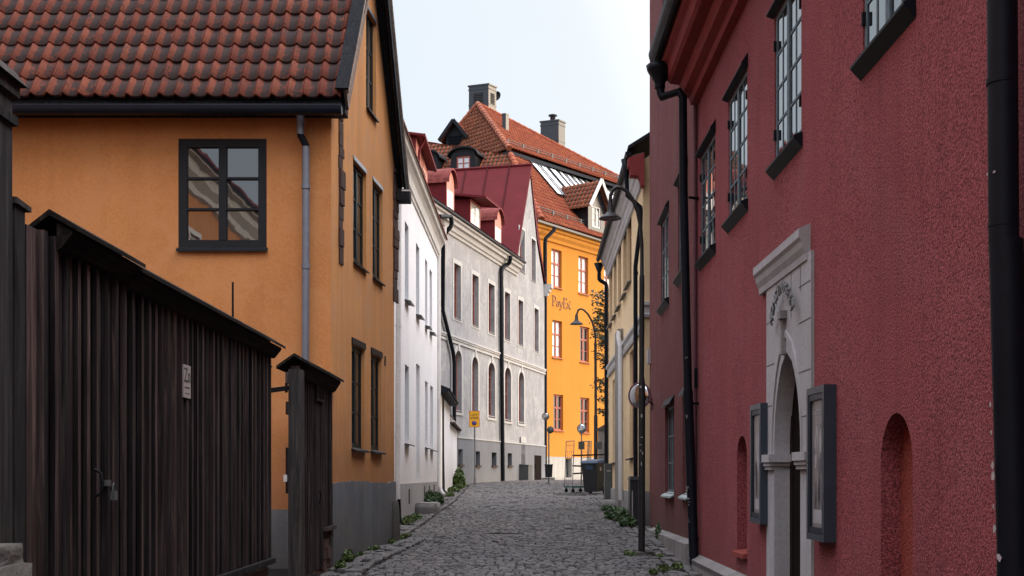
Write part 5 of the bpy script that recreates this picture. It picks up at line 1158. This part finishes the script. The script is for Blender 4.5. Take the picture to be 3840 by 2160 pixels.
# wheeled bin
WB = 38.6; wb0 = P(2226, 1848, WB)
wb = thing('wheelie_bin', (wb0.x, WB, gz(WB)), 'black wheeled rubbish bin with blue lid by the utility cabinet', 'bin', rz=R(-28))
m = MB(); m.hexa([(-.22, -.24, .06), (.22, -.24, .06), (.22, .22, .10), (-.22, .22, .10), (-.285, -.33, .96), (.285, -.33, .96), (.285, .36, 1.02), (-.285, .36, 1.02)]); m.box(-.30, .30, -.35, .38, .93, .985); m.build('body', M['binblack'], wb, True)
m = MB(); m.hexa([(-.31, -.40, .985), (.31, -.40, .985), (.31, .40, 1.03), (-.31, .40, 1.03), (-.28, -.36, 1.05), (.28, -.36, 1.05), (.26, .36, 1.12), (-.26, .36, 1.12)]); m.build('lid', M['binblue'], wb, True)
for s in (-1, 1):
    m = MB(); m.tube([(s * .22, .30, .10), (s * .28, .30, .10)], .10, 16); m.build('wheel', M['rubber'], wb, True)
m = MB(); m.hexa([(-.13, -.338, .78), (.13, -.338, .78), (.13, -.33, .78), (-.13, -.33, .78), (-.13, -.352, .92), (.13, -.352, .92), (.13, -.33, .92), (-.13, -.33, .92)]); m.build('badge', M['binblue'], wb, True)
m = MB(); m.tube([(-.22, .42, 1.0), (.22, .42, 1.0)], .018, 8); m.build('handle', M['binblack'], wb, True)
m = MB(); m.box(.268, .276, -.10, .0, .74, .86); m.build('sticker', M['plate'], wb, True)
# roll cages
RC = 39.6
rc = thing('roll_cage', (P(2163, 1845, RC).x, RC, gz(RC)), 'wire roll cage trolley on green base left of the wheeled bin', 'trolley', 'wire roll cages', rz=R(25))
m = MB(); m.box(-.33, .33, -.30, .30, .16, .22); m.build('platform', M['green'], rc, True)
for sx in (-1, 1):
    m = MB()
    for sy in (-1, 1): m.tube([(sx * .31, sy * .28, .2), (sx * .31 * (.8 if sx < 0 else 1), sy * .28, 1.70)], .014, 6)
    m.tube([(sx * .31 * (.8 if sx < 0 else 1), -.28, 1.70), (sx * .31 * (.8 if sx < 0 else 1), .28, 1.70)], .014, 6)
    for k in range(7): z = .35 + k * .2; x = sx * .31 * (1 - .2 * (z - .2) / 1.5 if sx < 0 else 1); m.tube([(x, -.28, z), (x, .28, z)], .006, 5)
    for k in range(1, 4): y = -.28 + k * .14; m.tube([(sx * .31, y, .2), (sx * .31 * (.8 if sx < 0 else 1), y, 1.7)], .006, 5)
    m.build('side_frame', M['steel'], rc, True)
m = MB()
for z, a in ((.62, .04), (.88, -.02), (1.22, .02)): m.bar((-.30, -.26, z), (.42, -.30, z + a), .03, .05)
m.build('strap_bar', M['black'], rc, True)
for sx in (-1, 1):
    for sy in (-1, 1):
        m = MB(); m.tube([(sx * .27, sy * .24 - .015, .06), (sx * .27, sy * .24 + .015, .06)], .06, 12); m.bar((sx * .27, sy * .24, .08), (sx * .27, sy * .24, .17), .03, .05, (0, 1, 0)); m.build('wheel', M['rubber'], rc, True)
m = MB(); m.box(-.10, .12, -.31, -.30, 1.42, 1.68); m.build('label_holder', M['boxgrey'], rc, True)
c2 = copy_tree(rc); q = P(2238, 1845, 41.5); c2.location = (q.x, 41.5, gz(41.5)); c2.rotation_euler.z = R(8); c2['label'] = 'second wire roll cage trolley, mostly hidden behind the wheeled bin'
# litter bin on post, signs, mirrors
tb0 = P(2058, 1815, 47.9)
tb = thing('litter_bin', (tb0.x, 47.9, gz(47.9)), 'small black litter bin hung on a thin post by the grey house corner', 'litter bin')
m = MB(); m.tube([(tb0.x, 47.9, gz(47.9)), (tb0.x, 47.9, P(2060, 1600, 47.9).z)], .03, 8); m.build('post', M['steel'], tb)
a, c = P(2043, 1790, 47.8), P(2072, 1742, 47.8); m = MB(); m.hexa([(a.x + .02, 47.68, a.z), (c.x - .02, 47.68, a.z), (c.x - .02, 47.86, a.z), (a.x + .02, 47.86, a.z), (a.x, 47.62, c.z), (c.x, 47.62, c.z), (c.x, 47.86, c.z), (a.x, 47.86, c.z)])
m.box(a.x - .015, c.x + .015, 47.6, 47.87, c.z - .03, c.z + .01); m.build('bin_body', M['binblack'], tb)
c = P(2064, 1612, 47.8); m = MB(); m.lathe((c.x, 47.8, c.z), [(.0001, -.012), (.145, -.012), (.145, .012), (.0001, .012)], 24, Matrix(((.9, 0, .43), (-.43, 0, .9), (0, 1, 0)))); m.build('round_sign_back', M['boxgrey'], tb)
traffic_mirror('traffic_mirror', P(2046, 1562, 56), .17, (-.25, -.95, -.1), 'small convex mirror high on the dark pipe beside the grey house corner', rim=M['boxgrey'], group='convex traffic mirrors', bracket=P(2044, 1575, 62))
traffic_mirror('traffic_mirror', P(2181, 1607, 48), .185, (-.35, -.93, 0), 'convex mirror on a thin post standing behind the wire roll cage', post=True, group='convex traffic mirrors')
# yellow parking sign
LS = 47.0; q = P(1780, 1812, LS)
ls = thing('loading_sign', (q.x, LS, gz(LS)), 'yellow loading-bay sign on grey post before the grey house', 'sign')
m = MB(); m.tube([(q.x, LS, gz(LS)), (q.x, LS, P(1780, 1560, LS).z)], .033, 10); m.tube([(q.x, LS, gz(LS)), (q.x, LS, gz(LS) + .3)], .05, 10); m.build('post', M['steel'], ls)
a, c = P(1759, 1602, LS - .05), P(1798.5, 1541, LS - .05); m = MB(); m.box(a.x, c.x, LS - .06, LS - .04, a.z, c.z); w = m.build('board', M['signred'], ls)
m = MB(); m.box(a.x + .02, c.x - .02, LS - .064, LS - .06, a.z + .02, c.z - .02); m.build('face', M['signyellow'], w)
put_text('lettering', 'Last-', .165, .001, M['ink'], w, ((a.x + c.x) / 2, LS - .067, c.z - .13), (1, 0, 0), (0, 0, 1)); put_text('lettering', 'plats', .165, .001, M['ink'], w, ((a.x + c.x) / 2, LS - .067, c.z - .26), (1, 0, 0), (0, 0, 1))
cc = ((a.x + c.x) / 2 - .005, LS - .066, a.z + .165); MM = Matrix(((1, 0, 0), (0, 0, -1), (0, 1, 0)))
m = MB(); m.lathe(cc, [(.0001, 0), (.10, 0), (.10, -.002)], 24, MM); m.build('red_disc', M['signred'], w); m = MB(); m.lathe((cc[0], cc[1] - .0015, cc[2]), [(.0001, 0), (.075, 0), (.075, -.001)], 24, MM); m.build('blue_disc', M['signblue'], w)
# stone gate pier
pr = thing('stone_pier', (P(2268, 1800, 42.5).x, 42.5, gz(42.5)), 'dark grey stone pier with pitched coping behind the black downpipe', 'pier')
a, c = P(2249, 1800, 42.5), P(2300, 1612, 42.5); m = MB(); m.box(a.x, c.x + .6, 42.5, 43.4, .8, c.z); m.build('pier', M['roughstone'], pr)
m = MB(); solid_poly(m, Fr((a.x - .06, 42.45), (c.x + .7, 42.45), (0, -1)), [(0, c.z), (.0, c.z + .06), (.42, c.z + .30), (1.2, c.z + .30), (1.2, c.z)], -1.0, .0); m.build('coping', M['granite_dk'], pr)
# street tree with sparse level sprays
TT = 46.5; tx = P(2296, 1500, TT).x
tr = thing('street_tree', (tx, TT, gz(TT)), 'dark green tree with sparse level branches between yellow and cream buildings', 'tree')
br = MB(); lf = MB(); r5 = random.Random(5)
br.tube([(tx, TT, gz(TT)), (tx + .05, TT, 4.5), (tx, TT, 7), (tx + .03, TT, 9.2)], [.12, .10, .07, .02], 8)
def leaf(mb, p, s, rr):
    d = Vector((rr.uniform(-1, 1), rr.uniform(-1, 1), rr.uniform(-.6, .6))).normalized(); e = d.cross(Vector((rr.uniform(-1, 1), rr.uniform(-1, 1), rr.uniform(-1, 1)))).normalized()
    mb.add([p - d * s * .5, p - e * s * .3, p + d * s * .5, p + e * s * .3], [(0, 1, 2, 3)], tint=rr.random())
for (x, y, ln) in ((2222, 1103, 1), (2232, 1130, 1), (2238, 1165, 1), (2262, 1095, .6), (2232, 1190, .8), (2228, 1205, .8), (2225, 1235, 1), (2235, 1262, 1), (2245, 1290, .9), (2230, 1255, .8), (2250, 1225, .8), (2240, 1320, .8), (2248, 1342, .8), (2262, 1370, .7), (2240, 1425, .8), (2238, 1448, .9), (2245, 1490, .8), (2250, 1540, .8), (2262, 1180, .7), (2264, 1270, .7), (2330, 1150, 1), (2340, 1220, 1), (2336, 1320, 1), (2345, 1260, 1)):
    tip = P(x, y, TT + r5.uniform(-.9, .6)); root = Vector((tx, TT, tip.z - r5.uniform(.1, .35))); mid = (tip + root) / 2 + Vector((0, 0, -.06)); br.tube([root, mid, tip], [.03, .018, .006], 5)
    for k in range(85):
        t_ = r5.random() ** .75; p = root.lerp(tip, .25 + .78 * t_); p = p + Vector((r5.gauss(0, .10), r5.gauss(0, .25), r5.gauss(0, .055)))
        leaf(lf, p, r5.uniform(.07, .15), r5)
br.build('trunk', M['bark'], tr); lf.build('crown', M['leaftree'], tr)

# ================================================================== GROUND AND STREET
def left(Y):
    if Y < 15.69: return fx(Y) + .02
    if Y < 19.9: return A[0] + (B[0] - A[0]) * (Y - 15.69) / (19.9 - 15.69)
    if Y < 34.4: return wx(Y)
    if Y < 48.0: return -2.16
    return gxl(Y) - .02
def right(Y):
    if Y < 15.8: return rx(Y)
    if Y < 23.4: return rx(15.86) + .0312 * (Y - 15.86)
    if Y < 36: return 2.64 + .021 * (Y - 24)
    return 4.2
ys = [-60, -20, 0, 4, 8, 12, 16, 20, 24, 28, 32, 36, 40, 44, 47, 49, 50, 51, 52, 54, 56, 58, 62, 70, 90, 150, 400]
m = MB(); vs = []; xs = [-200, -30, -6, -3, 0, 3, 6, 30, 200]
for Y in ys:
    for X in xs: vs.append((X, Y, gz(Y) - .035))
nx = len(xs); m.add(vs, [(j * nx + i, j * nx + i + 1, (j + 1) * nx + i + 1, (j + 1) * nx + i) for j in range(len(ys) - 1) for i in range(nx - 1)], tint=.3)
tag(m.build('ground', M['soil']), kind='structure')
m = MB(); sr = random.Random(21)
def sett(cx, cy, w, d, rot, top, tint):
    c, s = math.cos(rot), math.sin(rot); out = []
    tl1, tl2 = sr.uniform(-.006, .006), sr.uniform(-.006, .006)
    for k, (f, z) in enumerate(((1.0, -.045), (.97, -.010), (.70, 0))):
        for sx, sy in ((-1, -1), (1, -1), (1, 1), (-1, 1)):
            jx = 1 + sr.uniform(-.10, .10); a, b_ = sx * w / 2 * f * jx, sy * d / 2 * f * (1 + sr.uniform(-.08, .08))
            x, y = cx + a * c - b_ * s, cy + a * s + b_ * c
            out.append((x, y, gz(y) + top + z + (tl1 * sx + tl2 * sy if k else 0)))
    m.add(out, [(8, 9, 10, 11)] + [(i, (i + 1) % 4, 4 + (i + 1) % 4, 4 + i) for i in range(4)] + [(4 + i, 4 + (i + 1) % 4, 8 + (i + 1) % 4, 8 + i) for i in range(4)], smooth=False, tint=tint)
Y = 8.0
while Y < 64:
    d = sr.uniform(.095, .135) if Y < 30 else sr.uniform(.2, .27)
    wm = .112 if Y < 30 else .16
    l_, r_ = left(Y) + .50, right(Y) - (.55 if Y < 36 else 0)
    if Y > 36: r_ = min(4.2, r_)
    X = l_ + sr.uniform(0, .08); bow = .0
    while X < r_:
        w = sr.uniform(wm * .75, wm * 1.35); wav = .03 * math.sin(X * 2.1 + Y * .7)
        if sr.random() > .012: sett(X + w / 2, Y + wav, w - .014, d - sr.uniform(.012, .03), sr.uniform(-.06, .06), sr.gauss(0, .0042) + .01 * math.sin(X * 1.3 + 1) + .006 * math.sin(Y * 1.9 + X), min(1, max(0, sr.gauss(.48, .2))))
        X += w
    Y += d
# edging courses laid lengthwise along both walls
for side in (-1, 1):
    for col in range(4):
        Y = 8.0
        while Y < (48 if side < 0 else 36):
            L_ = sr.uniform(.18, .34); base = left(Y) if side < 0 else right(Y); X = base + .065 + col * .125 if side < 0 else base - .07 - col * .135
            if sr.random() > .06: sett(X + sr.uniform(-.008, .008), Y + L_ / 2, .112, L_ - .02, sr.uniform(-.04, .04), sr.gauss(.004, .009) + (.01 if col == 3 else 0), min(1, max(0, sr.gauss(.56, .17))))
            Y += L_
tag(m.build('cobbled_street', M['stone']), kind='structure')
# pavement before the yellow building
m = MB(); fP = fL; fP.box(m, -2, fL.L, .06, 2.6, 1.1, 1.47); fP.box(m, -2, fL.L, 2.602, 2.78, 1.1, 1.485); tag(m.build('pavement', M['yplinth']), kind='structure')
# drain grate and stick
dg = thing('drain_grate', (P(2132, 1850, 38.2).x, 38.0, gz(38)), 'flat iron drain grate in the setts before the roll cage', 'drain')
m = MB(); c = P(2132, 1850, 38.0); 
for k in range(13): x = c.x - .42 + k * .07; m.box(x, x + .035, 37.4, 38.6, gz(38) - .02, gz(38) + .012)
m.box(c.x - .48, c.x + .52, 37.3, 37.4, gz(37.4) - .02, gz(37.4) + .012); m.box(c.x - .48, c.x + .52, 38.6, 38.7, gz(38.6) - .02, gz(38.6) + .012); m.build('grate', M['boxgrey'], dg)
sk = thing('fallen_stick', (P(1885, 2006, 20.5).x, 21, gz(21)), 'thin dark stick lying across the cobbles mid street', 'stick')
m = MB(); a, c = P(1818, 2006, 21.0), P(1958, 2008, 21.0); m.tube([(a.x, 21, gz(21) + .028), (a.x + .2, 21.03, gz(21) + .036), (a.x + .4, 20.98, gz(21) + .030), (c.x, 21, gz(21) + .03)], [.006, .011, .010, .005], 6); m.build('stick', M['bark'], sk)
s2 = thing('stone_step', (-2.1, 28.3, gz(28.3)), 'grey stone doorstep against the base of the white house', 'step')
rough_block(wx(28) - .0, wx(28) + .50, 27.3, 29.2, gz(28) - .1, gz(28) + .22, M['granite'], s2, seed=9)

# weeds --------------------------------------------------------------
def weeds(label, spots, mat, name='weed_clump', cat='weeds', seed=1, tall=.18, n=170, ls=.05):
    rr = random.Random(seed); c0 = spots[0]; t = thing(name, (c0[0], c0[1], gz(c0[1])), label, cat, 'weeds along the wall feet')
    lf = MB(); stm = MB()
    for (x, y, r, h) in spots:
        for k in range(int(1.5 * n * r / .25)):
            a = rr.uniform(0, 6.28); d = r * math.sqrt(rr.random()); hh = .72 * h * (1 - .55 * (d / r) ** 2) * rr.uniform(.15, 1.0)
            p = Vector((x + d * math.cos(a) * .55, y + d * math.sin(a) * 1.3, gz(y) + .01 + hh)); leaf(lf, p, ls * rr.uniform(.35, 1.1), rr)
            if k % 6 == 0: stm.tube([(x + d * math.cos(a) * .4, y + d * math.sin(a) * 1.1, gz(y) - .02), p], [.004, .002], 4)
    lf.build('leaves', mat, t); stm.build('stems', mat, t)
def wl(x, y, dx=0.0):                                   # spot on the ground under a pixel
    Y = 7155 / (y - 1665.7); return ((x - CX) / FPX * Y + dx, Y)
def spot(x, y, r, h): a = wl(x, y); return (a[0], a[1], r, h)
weeds('bushy green weed growing beside the stone doorstep of the white house', [spot(1612, 1905, .36, .62), spot(1640, 1890, .3, .45)], M['leafdk'], seed=2, n=420, ls=.09)
weeds('low grassy weeds at the foot of the pale drainpipe before the white house', [spot(1530, 1962, .26, .22), spot(1560, 1950, .24, .2), spot(1520, 1966, .2, .18)], M['leaf'], seed=3, n=260, ls=.06)
weeds('grass verge along the foot of the low white garden wall', [spot(1680, 1862, .35, .2), spot(1700, 1845, .4, .25), spot(1720, 1832, .4, .25), spot(1735, 1826, .4, .15)], M['leaf'], seed=4, n=260, ls=.08)
weeds('tall leafy weed at the far end of the low white garden wall', [spot(1722, 1828, .40, 1.05)], M['leaf'], seed=5, n=520, ls=.12)
weeds('broad-leaved weed at the foot of the ochre gable near the gate', [spot(1306, 2106, .15, .22), spot(1275, 2130, .12, .12)], M['leaf'], seed=6, n=300, ls=.06)
weeds('small yellow-green weeds between edging stones beside the ochre plinth', [spot(1372, 2068, .16, .10), spot(1345, 2085, .12, .08), spot(1405, 2060, .14, .07)], M['leaf'], seed=7, n=220, ls=.045)
weeds('weeds round the guard stone at the ochre house corner', [spot(1492, 2022, .18, .10), spot(1525, 2012, .16, .07), spot(1470, 2036, .14, .07)], M['leaf'], seed=8, n=260, ls=.045)
weeds('dark bushy weeds between the doorstep and black cabinet at the cream house', [spot(2300, 1945, .35, .35), spot(2330, 1955, .35, .4), spot(2352, 1975, .3, .35), spot(2275, 1915, .25, .2)], M['leafdk'], seed=9, n=420, ls=.07)
weeds('small weed tuft at the base of the near lamp post', [spot(2352, 2078, .12, .07), spot(2372, 2084, .10, .06)], M['leaf'], seed=10, n=260, ls=.04)
weeds('weed tuft growing on the stone base of the maroon wall', [(fS.W(4.1, .14, 0).x, fS.W(4.1, .14, 0).y, .10, .42)], M['leafdk'], seed=11, n=420, ls=.05)
weeds('weeds in the pavement joints below the near black downpipe', [spot(2490, 2142, .14, .12), spot(2540, 2135, .14, .12), spot(2450, 2152, .10, .08), spot(2475, 2090, .1, .06)], M['leaf'], seed=12, n=280, ls=.045)
weeds('small dark weed behind the foot of the near black downpipe', [(2.40, 15.35, .10, .16)], M['leafdk'], seed=13, n=420, ls=.05)

# ================================================================== HOUSE BEHIND THE CAMERA (seen mirrored in the ochre house window)
bh = thing('rear_yellow_house', (-8, 0, 0), 'ochre house with white cornice and red roof mirrored in the ochre house window', 'house')
fX = Fr((-8.0, 10.5), (-8.0, -14), (1, 0)); hs = []
wb_ = [(2.6 + 3.0 * k, 3.6 + 3.0 * k, 5.9, 7.6) for k in range(6)]
wall(fX, [(0, -.8), (fX.L, -.8), (fX.L, 9.0), (0, 9.0)], [rect(*b) for b in wb_], .15, M['ochre'], bh)
for b in wb_: window(bh, fX, *b, cols=2, rows=2, rec=.06, fw=.08, mat=M['whitetrim'], casing=.14)
m = MB(); fX.profile(m, -.2, fX.L, [(0, 8.6), (.1, 8.65), (.14, 8.8), (.3, 8.95), (.34, 9.15), (.5, 9.2), (.5, 9.32), (0, 9.4)]); m.build('cornice', M['whitetrim'], bh)
m = MB(); fX.profile(m, -.3, fX.L, [(.62, 9.28), (.62, 9.36), (-4, 13.2), (-4, 13.1)]); m.build('roof', M['redmetal'], bh)
fX2 = Fr((-8, 10.5), (-14, 10.5), (0, 1)); wall(fX2, [(0, -.8), (fX2.L, -.8), (fX2.L, 9.2), (0, 9.2)], [], .1, M['ochre'], bh, 'end_wall')

crn = thing('added_shade_house', (6, 44, gz(44)), 'added unseen cream house behind the cream house, shading the grey facade', 'house')  # unseen house added to keep the sun off the grey facade's left part
ck = [((5.6, 37.6), (5.6, 51.0), (-1, 0)), ((5.6, 37.6), (15, 37.6), (0, -1)), ((5.6, 51.0), (15, 51.0), (0, 1)), ((15, 37.6), (15, 51.0), (1, 0))]
for i_, (p0_, p1_, o_) in enumerate(ck):
    f_ = Fr(p0_, p1_, o_); ws_ = [(1.6 + 2.8 * k, 2.6 + 2.8 * k, z_, z_ + 1.6) for k in range(4) for z_ in (2.8, 6.2)] if i_ == 0 else []
    wall(f_, [(0, .5), (f_.L, .5), (f_.L, 10.2), (0, 10.2)], [rect(*q_) for q_ in ws_], .14, M['cream'], crn)
    for q_ in ws_: window(crn, f_, *q_, cols=2, rows=3, rec=.07, fw=.07, mat=M['whitetrim'])
    if i_ in (0, 3): m = MB(); f_.profile(m, -.3, f_.L + .3, [(.4, 10.1), (.4, 10.2), (-4.72, 12.6), (-4.72, 12.5)]); m.build('roof', M['rooforange'], crn)

# ================================================================== LIGHT, SKY, CAMERA
SUN_AZ, SUN_EL = 84.0, 14.0                             # azimuth clockwise from the viewing direction (+Y)
az, el = R(SUN_AZ), R(SUN_EL)
w = bpy.data.worlds.new('World'); scene.world = w; w.use_nodes = True
nt = w.node_tree; bg = nt.nodes['Background']; sky = nt.nodes.new('ShaderNodeTexSky'); sky.sky_type = 'NISHITA'; sky.sun_disc = False
sky.sun_elevation = el; sky.sun_rotation = az; sky.altitude = 0; sky.air_density = 1.0; sky.dust_density = 2.5; sky.ozone_density = 1.6
nt.links.new(sky.outputs[0], bg.inputs['Color']); bg.inputs['Strength'].default_value = .05
# thin evening veil of high haze over the clear sky: brightest round the low sun, pale blue away from it
N = nt.nodes.new; Lk = nt.links.new
tc = N('ShaderNodeTexCoord'); dp = N('ShaderNodeVectorMath'); dp.operation = 'DOT_PRODUCT'; Lk(tc.outputs['Generated'], dp.inputs[0])
ge = R(24); dp.inputs[1].default_value = (math.sin(az) * math.cos(ge), math.cos(az) * math.cos(ge), math.sin(ge))
rp = N('ShaderNodeValToRGB'); mr = N('ShaderNodeMapRange'); mr.inputs['From Min'].default_value = -1; mr.inputs['From Max'].default_value = 1; Lk(dp.outputs['Value'], mr.inputs['Value']); Lk(mr.outputs[0], rp.inputs['Fac'])
GLOW = [(0.0, (.60, .61, .68)), (.40, (.64, .68, .74)), (.50, (.72, .79, .86)), (.64, (.82, .85, .87)), (.71, (1.25, 1.25, 1.26)), (.80, (1.9, 1.85, 1.8)), (.90, (2.6, 2.4, 2.2)), (1.0, (3.6, 3.1, 2.6))]
el_ = rp.color_ramp.elements
while len(el_) < len(GLOW): el_.new(.5)
for e_, (p_, c_) in zip(el_, GLOW): e_.position = p_; e_.color = (*c_, 1)
dq = N('ShaderNodeVectorMath'); dq.operation = 'DOT_PRODUCT'; Lk(tc.outputs['Generated'], dq.inputs[0]); dq.inputs[1].default_value = (.1, -.05, 1)
mq = N('ShaderNodeMapRange'); mq.interpolation_type = 'SMOOTHSTEP'; Lk(dq.outputs['Value'], mq.inputs['Value']); mq.inputs['From Min'].default_value = .41; mq.inputs['From Max'].default_value = .82; mq.inputs['To Max'].default_value = 3.0
ov = N('ShaderNodeMix'); ov.data_type = 'RGBA'; ov.blend_type = 'ADD'; ov.clamp_result = False; ov.inputs[0].default_value = 1.0
vm = N('ShaderNodeVectorMath'); vm.operation = 'SCALE'; vm.inputs[0].default_value = (.90, .93, 1.05); Lk(mq.outputs[0], vm.inputs['Scale'])
Lk(rp.outputs['Color'], ov.inputs[6]); Lk(vm.outputs[0], ov.inputs[7])
b2_ = N('ShaderNodeBackground'); Lk(ov.outputs[2], b2_.inputs['Color']); b2_.inputs['Strength'].default_value = 1.0
ad = N('ShaderNodeAddShader'); Lk(bg.outputs[0], ad.inputs[0]); Lk(b2_.outputs[0], ad.inputs[1]); Lk(ad.outputs[0], nt.nodes['World Output'].inputs['Surface'])
ld = bpy.data.lights.new('sun', 'SUN'); ld.energy = 1.3; ld.angle = R(8); ld.color = (1.0, .77, .53)
so = bpy.data.objects.new('sun', ld); C.objects.link(so); so.location = (30, -20, 40)
dirv = Vector((math.sin(az) * math.cos(el), math.cos(az) * math.cos(el), math.sin(el))); so.rotation_euler = dirv.to_track_quat('Z', 'Y').to_euler()
cd = bpy.data.cameras.new('camera'); co = bpy.data.objects.new('camera', cd); C.objects.link(co); co.location = (0, 0, EYE); co.rotation_euler = (R(90), 0, 0)
cd.sensor_width = 36; cd.lens = FPX / 3840 * 36; cd.shift_y = (HY - 1080) / 3840; cd.clip_end = 2000; cd.clip_start = .05
scene.camera = co
vs_ = scene.view_settings; vs_.view_transform = 'Standard'; vs_.look = 'None'; vs_.exposure = 0.0; vs_.gamma = 1.0
scene.render.engine = 'CYCLES'; scene.cycles.use_denoising = True; scene.cycles.max_bounces = 8; scene.cycles.diffuse_bounces = 4
